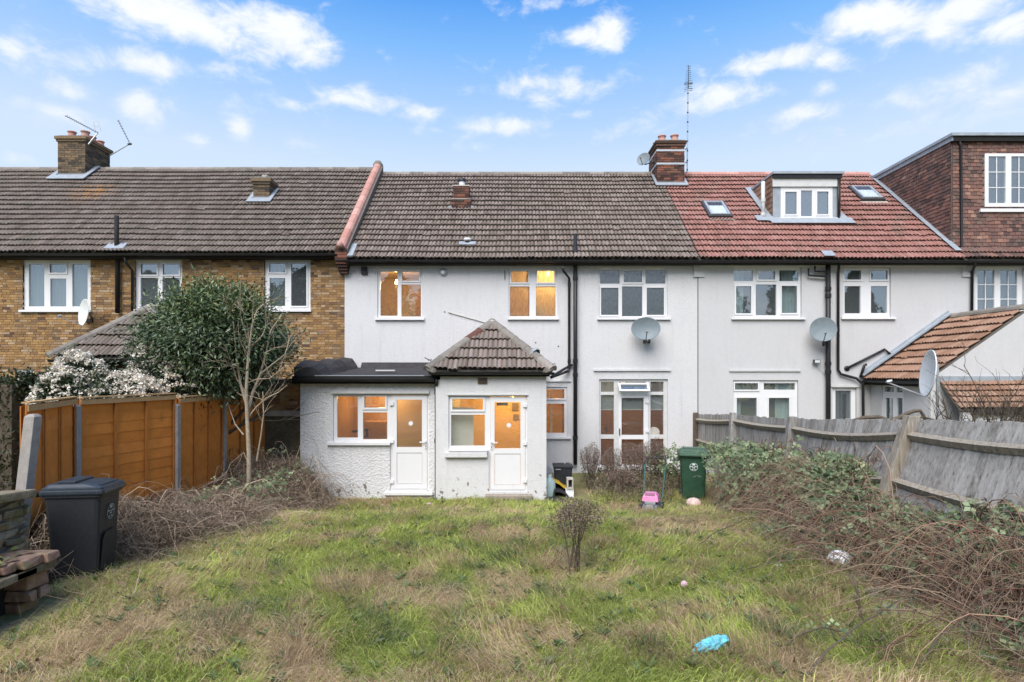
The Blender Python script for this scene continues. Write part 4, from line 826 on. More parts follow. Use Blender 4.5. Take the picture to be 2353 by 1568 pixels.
# dormer
db = on_roof(1860, 511); dY = db.y; dx0, dx1 = P(1776, 0, dY).x, P(1930, 0, dY).x; dzb = db.z; dzt = P(0, 401, dY).z
yr = ED - CD + (dzt - EZ)/SL
dm = MB().add([(dx0, dY+.3, dzb-.2), (dx0, dY+.3, dzt-.02), (dx0, yr, dzt-.02), (dx1, dY+.3, dzb-.2), (dx1, dY+.3, dzt-.02), (dx1, yr, dzt-.02)], [(0,1,2), (3,5,4), (1,4,5,2)]).build('dormer', 'lead', rh)
dwo = (820,468,1145,665); ko = W(3, dwo, dY)
MB().plate(dx0, dx1, dzb-.05, dzt-.1, [ko], dY, dY+.3).build('dormer_front', 'lead', dm)
window(dm, 3, dwo, [(847,500,918,640,'c'), (947,490,1017,652,'f'), (1047,498,1117,640,'c')], dY, (808,660,1172,672), glass='glass_grey', rec=.0, name='dormer_window')
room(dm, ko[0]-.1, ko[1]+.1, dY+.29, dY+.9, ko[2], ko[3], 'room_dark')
k = W(3, (770,418,1190,468), dY); MB().box(dx0-.02, dx1-.03, dY-.05, dY, k[2], k[3]).build('dormer_fascia', 'paint_old', dm)
MB().box(dx0-.05, dx1+.06, dY-.14, yr+.1, dzt-.02, dzt+.05).build('dormer_flat_roof', 'lead', dm); MB().box(dx0-.02, dx1+.02, dY-.1, dY, k[3], dzt-.02).build('dormer_gutter', 'black_plastic', dm)
Lc = yr - dY; hc = dzt - dzb
tile_field(dm, (dx0 - .012, yr, dzb - .02), (0,-1,0), (0,0,1), Lc, hc, .165, .165, 'tile_orange', flat=True, th=.022, singles=60, xl=lambda u: max(0, Lc*(1 - u/hc)), xr=lambda u: Lc, stagger=.5, name='cheek_tile')
tile_field(dm, (dx1 + .012, dY, dzb - .02), (0,1,0), (0,0,1), Lc, hc, .165, .165, 'tile_orange', flat=True, th=.022, singles=0, xr=lambda u: Lc*u/hc, xl=lambda u: 0, stagger=.5, name='far_cheek_tile')
en_ = Vector((0, -SL, 1)).normalized()
for (xa, w_) in ((dx0-.2, .2), (dx1, .2)): MB().obox(Vector((xa, dY-.12, dzb-.12*SL))+en_*.115, (w_, 0, 0), (0, Lc+.15, (Lc+.15)*SL), en_*.012).build('flashing', 'lead_light', dm)
MB().obox(Vector((dx0-.15, dY-.22, dzb-.22*SL))+en_*.12, (dx1-dx0+.45, 0, 0), (0, .25, .25*SL), en_*.012).build('flashing', 'lead_light', dm)
pipe(dm, [P(1930-3, 408, dY-.06), P(1927, 512, dY-.06)], .033)
q = on_roof(1755, 511); pv = pipe(dm, [(q.x, q.y+.05, q.z), (q.x, q.y+.05, P(0, 418, q.y+.05).z)], .055, 'vent_pipe', 'paint_old', collars=[(q.x, q.y+.05, P(0, 460, q.y).z), (q.x, q.y+.05, P(0, 492, q.y).z)]); MB().lathe((q.x, q.y+.05, q.z), [(.12, .03), (.06, .14)], 10).build('pipe_boot', 'black_plastic', pv); MB().obox(Vector((q.x-.26, q.y-.1, q.z-.1*SL))+en_*.12, (.5, 0, 0), (0, .24, .24*SL), en_*.015).build('flashing', 'lead_light', pv)
q = on_roof(1897, 592); MB().tube([(q.x+.03, q.y+.0, q.z), (q.x, q.y-.02, q.z+.12)], [.06, .05], 9).build('vent_stub', 'metal_grey', roof_r, smooth=True); MB().obox(Vector((q.x-.12, q.y-.1, q.z-.1*SL))+en_*.12, (.3, 0, 0), (0, .2, .2*SL), en_*.015).build('flashing', 'lead_light', roof_r)
def rooflight(tl, tr, bl, br, nm):
    a, b_, c, d = [on_roof(*[(2600 + p[0]/1.568)/1.7408, (450 + p[1]/1.568)/1.7408]) for p in (bl, br, tr, tl)]
    a.x = d.x = (a.x+d.x)/2; b_.x = c.x = (b_.x+c.x)/2; ud = (d - a); ex_ = (b_ - a); L = ud.length; ud.normalize(); w = ex_.x
    def Q(s, t, h): return a + Vector((s, 0, 0)) + ud*t + en_*h
    mp = lambda s, t, h: tuple(Q(s, t, h))
    fr = MB().plate(-.06, w+.06, -.06, L+.06, [(.05, w-.05, .05, L-.05)], .06, .15, mp).build('rooflight', 'metal_dark', rh)
    MB().plate(.0, w, .0, L, [(.06, w-.06, .06, L-.06)], .14, .185, mp).build('rooflight_sash', 'metal_grey', fr)
    MB().plate(.04, w-.04, .04, L-.04, [], .155, .165, mp).build('pane', 'glass_roof', fr); MB().plate(.05, w-.05, .05, L*.72, [], .135, .145, mp).build('roller_blind', 'room_white', fr); MB().plate(.0, w, .0, L, [], .05, .06, mp).build('reveal', 'dark_object', fr)
    MB().plate(-.1, w+.12, -.16, -.05, [], .062, .075, mp).build('flashing', 'cement', fr)
rooflight((335,590), (455,590), (370,672), (490,672), 0); rooflight((1262,493), (1380,490), (1312,567), (1435,565), 1)
# pipes and floodlight
sp = -.12
so = pipe(rh, [P(1903, 604, sp), P(1903, 1100, sp)], .062, 'soil_pipe', collars=[P(1903, v_, sp) for v_ in (664, 680, 836, 855)])
for pts in ([(1858, 617), (1858, 633), (1898, 636)], [(1873, 612), (1873, 624), (1898, 625)]): MB().tube([P(*p, sp) for p in pts], .028, 8).build('waste_pipe', 'black_plastic', so)
pipe(rh, [P(1930, 603, -.3), P(1928, 612, -.2), P(1926, 628, -.08), P(1926, 850, -.08), P(1932, 860, -.08), P(1968, 870, -.1), P(1983, 884, -.15), P(1985, 1090, -.15)], .036)
pipe(rh, [P(1945, 847, -.06), P(2033, 803, -.06), P(2047, 815, -.06)], .03, 'waste_pipe'); MB().lathe(P(1945, 847, 0), [(.075, 0), (.075, .03), (.03, .06)], 12, (0, -1, 0)).build('pipe_collar', 'black_plastic', rh)
pipe(rh, [P(1977, 868, -.1), P(1986, 840, -.1), P(1991, 838, -.1)], .035, 'waste_pipe')

# rear wing with orange tiles (ridge runs towards the camera)
wing = empty('tiled_wing', (11, -1.2, 0), 'white rear wing with orange-brown tiled gable roof and lean-to, behind the grey fence', 'extension')
gx0, gxr = 9.6, 11.98; gz0, gzr = 2.55, 4.23; gy = -2.3; gx1 = 2*gxr - gx0
wf = MB().prism([(gx0, gy, gz0-.06), (gxr, gy, gzr-.04), (gx1, gy, gz0-.06)], (0, -gy-.02, 0)).build('wing_roof', 'mortar_dark', wing)
upv = Vector((gxr-gx0, 0, gzr-gz0))
tile_field(wf, (gx0, -.02, gz0), (0,-1,0), upv, -gy, upv.length, .21, .32, 'tile_orange', seed=61, singles=110)
ridge_tiles(wf, (gxr, -.02, gzr+.03), (gxr, gy-.05, gzr+.03), 'ridge_grey', 6, .12)
MB().obox(Vector((gx0-.02, -.02, gz0+.02))+Vector((-.06, 0, .08)), Vector((0, -.16, 0)), upv, Vector((-.02, 0, .03))).build('flashing', 'lead', wf); MB().obox(Vector((gx0-.05, -.03, gz0+.05)), Vector((0, .015, 0)), upv, Vector((0, 0, .17))).build('flashing', 'lead', wf)
sdoor = [P(1, 1, 1)]
ymap = lambda u: gxs*F/(u - CU) - CD
gxs = 9.8
zat = lambda u, v: CH - (v - CV)*gxs/(u - CU)
ya_, yb_ = ymap(2076), ymap(2026)
MB().plate(gy, -.02, -.1, gz0-.02, [(ya_, yb_, -.05, zat(2050, 884))], gxs, gxs+.2, lambda a, b, c: (c, a, b)).build('wing_side_wall', 'render_smooth', wing)
dmp = lambda a, b, c: (c, a, b); zt_, zb_ = zat(2050, 884), 0.0; mid_ = zat(2050, 905)
sdr = MB().plate(ya_, yb_, zb_, zt_, [(ya_+.08, ya_+.3, mid_+.04, zt_-.06), (ya_+.42, yb_-.06, mid_+.04, zt_-.06), (ya_+.08, ya_+.3, .2, mid_-.1), (ya_+.46, yb_-.1, .2, mid_-.12)], gxs+.03, gxs+.09, dmp).build('side_door', 'upvc', wing)
MB().plate(ya_+.05, yb_-.05, .1, zt_-.05, [], gxs+.055, gxs+.065, dmp).build('pane', 'glass_grey', sdr); MB().plate(ya_-.2, yb_+.2, 0, zt_+.1, [], gxs+.5, gxs+.52, dmp).build('room_wall', 'room_dark', wing)
MB().add([(gxs, gy-.012, -.1), (gx1-.2, gy-.012, -.1), (gx1-.2, gy-.012, gz0-.1), (gxr, gy-.012, gzr-.1), (gxs, gy-.012, gz0+.05)], [(0,1,2,3,4)]).build('gable_wall', 'render_smooth', wing)
gutter(wing, (gx0-.05, -.02, gz0-.02), (gx0-.05, gy, gz0-.02), .055, out=(-1, 0, 0)); MB().box(gx0+.02, gx0+.07, gy, -.03, gz0-.14, gz0-.02).build('fascia', 'soot_black', wing)
lx_ = 10.0; lt = Vector((0, .66, .62)); lo = Vector((lx_, gy-.66, 1.93))
ln_ = MB().add([lo+Vector((0,.02,-.03)), lo+Vector((5,.02,-.03)), lo+lt+Vector((5,0,-.03)), lo+lt+Vector((0,0,-.03))], [(0,1,2,3)]).build('lean_to_roof', 'mortar_dark', wing)
tile_field(ln_, lo, (1,0,0), lt, 4.6, lt.length, .21, .18, 'tile_orange', seed=62, singles=70, amp=.028)
MB().box(lx_, lx_+4.6, gy-.05, gy, 2.53, 2.66).build('flashing', 'lead', ln_); MB().box(lx_+.1, lx_+4.5, gy-.6, gy-.5, -.1, 1.85).build('lean_to_wall', 'render_smooth', wing); MB().box(lx_+.3, lx_+4.5, gy-.68, gy-.6, 1.8, 1.93).build('fascia', 'soot_black', wing)

# ------------------------------------------------------------------ far right house with the tile-hung dormer
fh = empty('tile_hung_house', (14, 0, 0), 'white house at the right edge with a tall brown tile-hung dormer', 'house')
fz0, fz1, fy = 6.04, 9.27, .2
hw = (2040,970,2345,1275); kh = W(3, hw, 0)
MB().plate(XC + .31, 16.6, -.2, EZ - .06, [kh], 0, .26).build('wall', 'render_smooth', fh)
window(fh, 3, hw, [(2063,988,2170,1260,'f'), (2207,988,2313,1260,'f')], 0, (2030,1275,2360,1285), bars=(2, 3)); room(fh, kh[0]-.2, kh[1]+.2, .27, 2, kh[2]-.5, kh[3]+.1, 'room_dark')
tw = (2092,262,2500,595); kt = W(3, tw, fy)
body = MB().plate(XC, 16.6, fz0-.2, fz1-.1, [kt], fy, fy+.2).build('dormer', 'mortar_dark', fh)
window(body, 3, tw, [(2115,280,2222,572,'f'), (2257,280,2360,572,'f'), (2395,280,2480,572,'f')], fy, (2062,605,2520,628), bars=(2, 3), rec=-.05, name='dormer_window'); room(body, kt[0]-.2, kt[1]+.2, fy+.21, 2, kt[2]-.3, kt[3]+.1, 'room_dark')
net(body, (2262,285,2300,570), fy+.1, 3, 'curtain_cloth', .1)
yq = ED - CD + (fz1 - .1 - EZ)/SL
MB().add([(XC, fy+.01, fz0-.3), (XC, fy+.01, fz1-.06), (XC, yq, fz1-.06), (16.6, fy+.25, fz1-.06), (16.6, yq, fz1-.06)], [(0,1,2), (1,3,4,2)]).build('dormer_side', 'mortar_dark', body)
Hf = fz1 - .12 - fz0
tile_field(body, (XC+.02, fy-.012, fz0), (1,0,0), (0,0,1), 4.2, Hf, .165, .1, 'tile_hung', flat=True, th=.022, singles=180, stagger=.5, name='hung_tile', pick=lambda t: (t[2] > 1.9, t[0]), skip=lambda x, u: kt[0] < XC+.02+x < kt[1] and kt[2] < fz0+u < kt[3])
Lq = yq - fy
tile_field(body, (XC-.012, yq, fz0-.02), (0,-1,0), (0,0,1), Lq, Hf, .165, .1, 'tile_hung', flat=True, th=.022, singles=120, stagger=.5, name='hung_tile', pick=lambda t: -t[2], xl=lambda u: Lq*max(0, 1 - (u + fz0 - EZ)/SL/ (Lq+fy+.3) ) , xr=lambda u: Lq, seed=5)
MB().box(XC-.1, 16.7, fy-.16, yq+.2, fz1-.02, fz1+.06).build('dormer_flat_roof', 'lead', body); MB().box(XC-.02, 16.7, fy-.12, fy, fz1-.16, fz1-.02).build('dormer_fascia', 'soot_black', body); MB().box(XC-.06, XC, fy-.1, yq, fz1-.14, fz1-.02).build('verge_trim', 'lead', body)
for i in range(13): 
    q0 = Vector((XC-.17, fy-.3+.28*i, EZ + SL*(fy-.3+.28*i - (ED-CD))))
    MB().obox(q0+en_*.12, (.17, 0, 0), (0, .29, .29*SL), en_*.012).build('flashing', 'lead_light', body)
pipe(fh, [P(2203, 322, fy-.08), P(2208, 335, fy-.06), P(2210, 575, fy-.06), P(2213, 583, fy-.1), P(2232, 590, fy-.4)], .034)
pipe(fh, [P(2238, 600, -.35), P(2240, 610, -.3), P(2234, 625, -.07), P(2233, 730, -.07)], .036)
ar = MB().prism([(XC, ED-CD, EZ-.03), (XC, fy, EZ+SL*(fy-ED+CD)-.03), (XC, fy, EZ-.03)], (4.4, 0, 0)).build('eave_roof', 'mortar_dark', fh)
tile_field(ar, (XC+.03, ED-CD-.02, EZ), (1,0,0), (0, 1, SL), 4.2, .52, .21, .26, 'tile_hung', seed=71, singles=20)

# ------------------------------------------------------------------ left fence: orange lap panels between concrete posts
fence = empty('panel_fence', (-5.8, -6, .5), 'orange-brown lap panel fence with grey concrete posts behind the black bin', 'fence')
FP = [(-5.44, 6.5), (-6.08, 8.15), (-5.68, 9.9), (-5.70, 11.55), (-5.45, 13.1)]
ftop = [2.40, 2.41, 2.33, 2.31, 2.30]
fposts = [Vector((x, d - CD, 0)) for x, d in FP]
for i, p in enumerate(fposts):
    lean = Vector((.13, .05, 0)) if i == 0 else Vector((0, 0, 0)); w = .058 if i == 0 else .05; h = ftop[i] - .14
    a = [p + Vector((sx*w, sy*w, .2)) - lean*.7 for sx, sy in ((-1,-1),(1,-1),(1,1),(-1,1))]; b_ = [q - lean*-1.4 + Vector((0, 0, h-.2)) for q in a]; c_ = [p + lean*.7 + Vector((sx*w*.55, sy*w*.55, h+.03)) for sx, sy in ((-1,-1),(1,-1),(1,1),(-1,1))]
    MB().add(a + b_ + c_, [(3,2,1,0)] + [(j, (j+1) % 4, 4+(j+1) % 4, 4+j) for j in range(4)] + [(4+j, 4+(j+1) % 4, 8+(j+1) % 4, 8+j) for j in range(4)] + [(8,9,10,11)]).build('post', 'concrete', fence, bevel=.006)
rdf = random.Random(4)
for i in range(4):
    a, b_ = fposts[i], fposts[i+1]; t = (b_ - a).normalized(); L = (b_ - a).length - .1; nrm = Vector((t.y, -t.x, 0)); 
    if nrm.x < 0: nrm = -nrm
    z1 = (ftop[i] + ftop[i+1])/2 + (.02 if i % 2 else 0); z0 = z1 - 1.83; o = a + t*.05
    pn = MB().obox(o + Vector((0,0,z0)) - nrm*.03, t*L, -nrm*.012, Vector((0,0,1.8))).build('panel', 'fence_batten', fence)
    nb = 11; hb = 1.8/nb
    for j in range(nb):                     # horizontal lap boards
        zz = z0 + j*hb; wob = [rdf.gauss(0, .003) for _ in range(7)]; vs = []
        for q in range(7):
            s = o + t*(L*q/6); vs += [s - nrm*.011 + Vector((0,0,zz - .02 + wob[q])), s - nrm*.018 + Vector((0,0,zz + hb + .01)), s - nrm*.012 + Vector((0,0,zz - .02 + wob[q]))]
        MB().add(vs, [(3*q, 3*q+3, 3*q+4, 3*q+1) for q in range(6)] + [(3*q+2, 3*q+5, 3*q+3, 3*q) for q in range(6)]).build('board', 'fence_orange', pn)
    for f_ in (0, 1/3, 2/3, 1): s = o + t*((L-.035)*f_); MB().obox(s + Vector((0,0,z0)) + nrm*.005, t*.03, nrm*.016, Vector((0,0,1.82))).build('batten', 'fence_batten', pn)
    MB().obox(o + Vector((0,0,z1-.09)) + nrm*.027, t*L, nrm*.012, Vector((0,0,.07))).build('top_rail', 'fence_cap', pn); MB().obox(o + Vector((0,0,z1)) - nrm*.03, t*L, nrm*.08, Vector((0,0,.018))).build('capping', 'fence_cap', pn)

# ------------------------------------------------------------------ right fence: weathered, leaning
rf_ = empty('wooden_fence', (5.1, -7, .5), 'weathered grey vertical-board fence leaning outwards above the brambles', 'fence')
RP = [(5.08, 16.0, 1.62, 0.0), (5.13, 13.4, 1.80, .02), (5.14, 10.6, 1.92, .12), (5.18, 7.5, 2.17, .34), (5.34, 4.4, 2.36, .36)]   # x at top, distance, top height, lean
RR = [1.45, 1.63, 1.73, 1.95, 2.14]; RL = [.9, 1.0, 1.1, 1.37, 1.5]
def rfp(i, z, f=0.0, off=0.0):
    a = RP[i]; b_ = RP[min(i+1, 4)]; x = a[0] + (b_[0]-a[0])*f; d = a[1] + (b_[1]-a[1])*f; zt_ = a[2] + (b_[2]-a[2])*f; ln = a[3] + (b_[3]-a[3])*f
    return Vector((x - ln*(zt_ - z) - off, d - CD, z))
for i in range(5):
    zt_ = RP[i][2] + .03; w = .07; a = rfp(i, .1, 0, .07); b_ = rfp(i, zt_, 0, .06)
    MB().obox(a - Vector((w, w, 0)), (2*w, 0, 0), (0, 2*w, 0), b_ - a).build('post', ('bark_dark', 'wood_grey', 'wood_grey', 'wood_tan', 'wood_tan')[i], rf_, bevel=.01)
rdf = random.Random(9)
for i in range(4):
    L = RP[i][1] - RP[i+1][1]; thin = i == 0; w = .045 if thin else .105; n = int(L/(.062 if thin else .1))
    for j in range(n):
        f0 = (j + .04)/n; f1 = f0 + (w/L); zt_ = RP[i][2] + (RP[i+1][2]-RP[i][2])*f0 + rdf.gauss(-.015, .007)
        if j in (0, n-1): zt_ -= .02
        a0, a1 = rfp(i, .25, f0), rfp(i, .25, f1); b0, b1 = rfp(i, zt_, f0), rfp(i, zt_ + rdf.gauss(0, .008), f1); th = Vector((-.018, 0, 0)); k = Vector((rdf.random()*.012, 0, 0))
        MB().add([a0+k, a1+k, b1+k, b0+k, a0+k+th, a1+k+th*.5, b1+k+th*.5, b0+k+th], [(0,1,2,3),(7,6,5,4),(0,4,5,1),(1,5,6,2),(2,6,7,3),(3,7,4,0)]).build('board', 'wood_grey', rf_)
    for (Z_, nm) in ((RR, 0), (RL, 1)):
        k = 8; vs = []
        for q in range(k+1):
            f = q/k; z = Z_[i] + (Z_[i+1]-Z_[i])*f - .05*math.sin(math.pi*f)*(1.4 if i > 1 else .6); c = rfp(i, z, f, .02)
            vs += [c + Vector((0, 0, .05)), c + Vector((-.075, 0, .012)), c + Vector((-.03, 0, -.06)), c + Vector((0, 0, -.05))]
        MB().add(vs, [(4*q+j, 4*q+(j+1) % 4, 4*q+4+(j+1) % 4, 4*q+4+j) for q in range(k) for j in range(4)] + [(0,1,2,3), (4*k+3,4*k+2,4*k+1,4*k)]).build('rail', 'wood_tan', rf_)

# ------------------------------------------------------------------ stone barbecue at the left edge
bq = empty('stone_barbecue', (-4.6, -10.6, .5), 'old brick and stone barbecue with mossy slab shelf beside the black bin', 'barbecue')
rdb = random.Random(5)
def stones(parent, x0, x1, y0, y1, z0, z1, hs, mat, nm, ov=.0, wl=.26, jt=.012):
    z = z0; j = 0
    while z < z1 - .02:
        h = min(hs*(.8 + .5*rdb.random()), z1 - z); y = y0 - rdb.random()*.1
        while y < y1:
            L = wl*(.7 + .7*rdb.random()); a, b_ = max(y, y0), min(y + L, y1); y += L
            if b_ - a < .04: continue
            pr_ = rdb.gauss(0, .028)
            mb = MB().box(x0 - rdb.random()*.01, x1 + pr_ + ov, a + .008, b_ - .008, z + .007, z + h - .009); mb.v = [(p[0] + rdb.gauss(0, jt), p[1] + rdb.gauss(0, jt), p[2] + rdb.gauss(0, jt*.8)) for p in mb.v]; mb.build(nm, mat, parent, bevel=.016)
        z += h; j += 1
core = MB().box(-5.6, -4.8, -11.8, -10.24, .3, 1.55).build('core', 'mortar_dark', bq)
stones(bq, -5.1, -4.77, -11.8, -10.22, .35, 1.5, .1, 'stone_old', 'stone', wl=.24, jt=.02)
for y in (-11.75, -11.2, -10.7): MB().obox((-5.3, y, 1.51 + rdb.random()*.02), (.58 + rdb.random()*.06, 0, rdb.gauss(0, .015)), (0, min(.53, -10.19 - y), rdb.gauss(0, .015)), (0, 0, .085)).build('coping_slab', 'stone_old', bq, bevel=.02)
stones(bq, -4.66, -4.42, -10.66, -10.41, .35, .90, .095, 'brick_worn', 'brick', wl=.24)
MB().box(-4.9, -4.64, -11.8, -10.42, .3, .88).build('hearth_back', 'soot_black', bq)
for y in (-11.8, -11.2, -10.85): MB().box(-4.85, -4.36, y, min(y+.58, -10.39), .905, .975).build('slab', 'stone_old', bq, bevel=.012)
stones(bq, -4.83, -4.39, -11.8, -10.40, .982, 1.075, .09, 'brick_worn', 'brick', wl=.23)
for i in range(40):
    p = Vector((-4.75 + rdb.random()*.34, -11.6 + rdb.random()*1.2, 1.08 + rdb.random()*.03)); a = rdb.random()*6.3; d_ = Vector((math.cos(a), math.sin(a), .2))*.05; s_ = Vector((-math.sin(a), math.cos(a), .25))*.03
    MB().add([p - d_, p + s_, p + d_, p - s_], [(0,1,2), (0,2,3)]).build('fallen_leaf', 'moss' if i % 3 == 0 else 'stone_old', bq)

# ------------------------------------------------------------------ wheelie bins
def wheelie(name, loc, rz, label, body, lid, mark):
    t = empty(name, loc, label, 'bin', 'wheelie bins', rz)
    def ring(w, d, z, yo=0.0, r=.05):
        pts = []
        for sx, sy in ((1,-1),(1,1),(-1,1),(-1,-1)):
            for k in range(3):
                a = {(1,-1): -90, (1,1): 0, (-1,1): 90, (-1,-1): 180}[(sx, sy)] + 45*k
                pts.append((sx*(w/2-r) + r*math.cos(R(a)), sy*(d/2-r) + yo + r*math.sin(R(a)), z))
        return pts
    def loft(rings, cap0=True, cap1=True):
        mb = MB(); n = 12; mb.add([p for r in rings for p in r], [(i*n+j, i*n+(j+1) % n, (i+1)*n+(j+1) % n, (i+1)*n+j) for i in range(len(rings)-1) for j in range(n)] + ([tuple(range(n))] if cap0 else []) + ([tuple(range((len(rings)-1)*n, len(rings)*n))] if cap1 else [])); return mb
    b_ = loft([ring(.44, .5, .03, -.02), ring(.46, .53, .1, -.02), ring(.53, .66, .9), ring(.535, .67, .955), ring(.58, .73, .96), ring(.585, .735, 1.0)]).build('body', body, t, local=True)
    MB().add([(-.17,-.292,.12),(.17,-.292,.12),(.17,-.335,.5),(.12,-.342,.56),(-.12,-.342,.56),(-.17,-.335,.5)], [(0,1,2,3,4,5)]).build('moulded_panel', body, b_, local=True)
    l = loft([ring(.6, .76, .985, -.01), ring(.615, .78, 1.0, -.01), ring(.61, .775, 1.03, -.01), ring(.585, .74, 1.035, -.01), ring(.58, .735, 1.06, -.01), ring(.54, .69, 1.066, -.01), ring(.47, .5, 1.095, .06), ring(.3, .3, 1.1, .06)]).build('lid', lid, t, local=True, bevel=.004)
    MB().box(-.2, .2, -.02, .2, 1.095, 1.125).build('lid_hump', lid, l, local=True, bevel=.012)
    MB().box(-.17, .17, -.3, -.22, 1.068, 1.074).build('grip_recess', 'dark_object', l, local=True); MB().box(-.2, .2, -.33, -.3, 1.06, 1.085).box(-.2, .2, -.22, -.19, 1.06, 1.09).build('grip_bar', lid, l, local=True)
    MB().tube([(-.3, .41, 1.0), (.3, .41, 1.0)], .022, 8).box(-.26, -.2, .34, .42, .97, 1.01).box(.2, .26, .34, .42, .97, 1.01).build('handle', body, t, local=True)
    for s in (-1, 1): MB().lathe((s*.25, .26, .1), [(.001, -.025), (.1, -.025), (.1, .025), (.001, .025)], 16, (1, 0, 0)).build('wheel', 'black_plastic', t, local=True)
    def fy(z): return -.33 - (z - .9)*.17 - (.012 if z < 1 else 0) + .012
    def mk(z): return -(.285 + (z - .1)*.0812) - .004
    z = .76; k = MB(); n = 24; vs = []
    for q in range(n): a = 2*math.pi*q/n; vs += [(.085*math.cos(a), mk(z+.085*math.sin(a)), z+.085*math.sin(a)), (.077*math.cos(a), mk(z+.077*math.sin(a)), z+.077*math.sin(a))]
    k.add(vs, [(2*q, 2*((q+1) % n), 2*((q+1) % n)+1, 2*q+1) for q in range(n)])
    def bar(x0, x1, za, zb): k.add([(x0, mk(za), za), (x1, mk(za), za), (x1, mk(zb), zb), (x0, mk(zb), zb)], [(0,1,2,3)])
    bar(-.028, .028, z+.035, z+.07); bar(-.078, -.012, z+.001, z+.016); bar(.006, .078, z+.001, z+.016); bar(-.03, .03, z-.02, z-.01); bar(-.018, .018, z-.028, z-.02); bar(-.04, -.01, z-.06, z-.045); bar(.01, .04, z-.06, z-.045)
    k.build('council_badge', mark, b_, local=True)
    return t
bz = float(gh(-4.7, 6.4-CD)); bb = wheelie('wheelie_bin', (-4.69, 6.4-CD, bz-.05), R(97), 'black wheelie bin standing in front of the orange fence', 'bin_black', 'bin_lid', 'mark_faded'); bb.scale = (.82, .82, 1)
gp = P(1592, 1150, 12.75-CD); wheelie('wheelie_bin', (gp.x, 12.75-CD, -.02), R(-14), 'dark green wheelie bin half buried in brambles near the house', 'bin_green', 'bin_green_lid', 'white_mark')

# ------------------------------------------------------------------ lawn mower
my = 11.5 - CD; mp_ = P(1496, 1165, my); mz = float(gh(mp_.x, my))
mw = empty('lawn_mower', (mp_.x, my, mz), 'pink-topped lawn mower with tall black handle abandoned in the grass', 'lawn mower', rz=R(-20)); mw.scale = (.8, .88, .9)
MB().add([(-.2,-.24,.06),(.2,-.24,.06),(.22,.24,.06),(-.22,.24,.06),(-.17,-.2,.2),(.17,-.2,.2),(.19,.2,.22),(-.19,.2,.22)], [(0,1,5,4),(1,2,6,5),(2,3,7,6),(3,0,4,7),(4,5,6,7)]).build('deck', 'mower_blue', mw, local=True, bevel=.02)
MB().box(-.13, .13, -.22, .12, .2, .27).build('engine_block', 'mower_grey', mw, local=True, bevel=.02); MB().box(-.08, .08, -.27, -.2, .1, .2).build('front_plate', 'mower_grey', mw, local=True, bevel=.01)
pc = MB().add([(-.2,-.2,.26),(.2,-.2,.26),(.21,.16,.27),(-.21,.16,.27),(-.18,-.17,.36),(.18,-.17,.36),(.18,.14,.37),(-.18,.14,.37),(-.13,-.11,.43),(.13,-.11,.43),(.13,.1,.43),(-.13,.1,.43)], [(0,1,5,4),(1,2,6,5),(2,3,7,6),(3,0,4,7),(4,5,9,8),(5,6,10,9),(6,7,11,10),(7,4,8,11),(8,9,10,11),(3,2,1,0)]).build('engine_cover', 'pink', mw, local=True, bevel=.015)
for j in range(9): x = -.115 + .0265*j; MB().obox((x, -.165, .385), (.012, 0, 0), (0, .05, .045), (0, -.006, .006)).build('slot', 'dark_object', pc, local=True)
for (x, y) in ((-.24,-.2),(.24,-.2),(-.25,.22),(.25,.22)): MB().lathe((x, y, .09), [(.001, -.03), (.09, -.03), (.1, -.02), (.1, .02), (.09, .03), (.001, .03)], 16, (1,0,0)).build('wheel', 'black_plastic', mw, local=True)
hd = MB().tube([(-.2,.2,.14), (-.24,.34,.3), (-.25,.62,.62), (-.26,.85,.9)], .013, 8).build('handle_tube', 'mower_green', mw, local=True); MB().tube([(.2,.2,.14), (.24,.34,.3), (.25,.62,.62), (.26,.85,.9)], .013, 8).build('handle_tube', 'mower_green', mw, local=True)
MB().tube([(-.26,.85,.9), (-.265,.9,.97), (-.22,.93,1.04), (-.16,.94,1.06), (.16,.94,1.06), (.22,.93,1.04), (.265,.9,.97), (.26,.85,.9)], .018, 8).build('grip', 'black_plastic', mw, local=True, smooth=True)
for s in (-1, 1): MB().box(s*.26-.02, s*.26+.02, .82, .86, .86, .92).build('clamp', 'mower_green', mw, local=True)
MB().tube([(.25,.62,.62), (.2,.5,.45), (.1,.2,.3)], .006, 5).build('cable', 'black_plastic', mw, local=True)

# ------------------------------------------------------------------ clutter by the porch
def crumple(name, loc, size, mat, label, cat, seed, flat=.5, sub=3, amp=.075):
    bm = bmesh.new(); bmesh.ops.create_icosphere(bm, subdivisions=sub, radius=1); rd = random.Random(seed); ph = [(Vector((rd.gauss(0,1), rd.gauss(0,1), rd.gauss(0,1))).normalized(), rd.uniform(3, 9), rd.random()*6) for _ in range(9)]
    for v in bm.verts:
        n_ = v.co.normalized(); k = 1 + sum(amp*abs(math.sin(f*n_.dot(d_)*1.6 + p)) - amp*.53 for d_, f, p in ph); v.co = Vector((n_.x*size[0]*k, n_.y*size[1]*k, n_.z*size[2]*k + size[2]*.8))
    me = bpy.data.meshes.new(name); bm.to_mesh(me); bm.free(); me.materials.append(MATS[mat]); o = bpy.data.objects.new(name, me); COL.objects.link(o); o.location = loc; return tag(o, label, cat)
cy = -3.35
q = P(1297, 1110, -2.6); tb = empty('storage_box', (q.x, -2.55, .35), 'black plastic tool chest on the junk pile beside the porch', 'box')
k0, k1 = P(1274, 1122, -2.7), P(1313, 1070, -2.7)
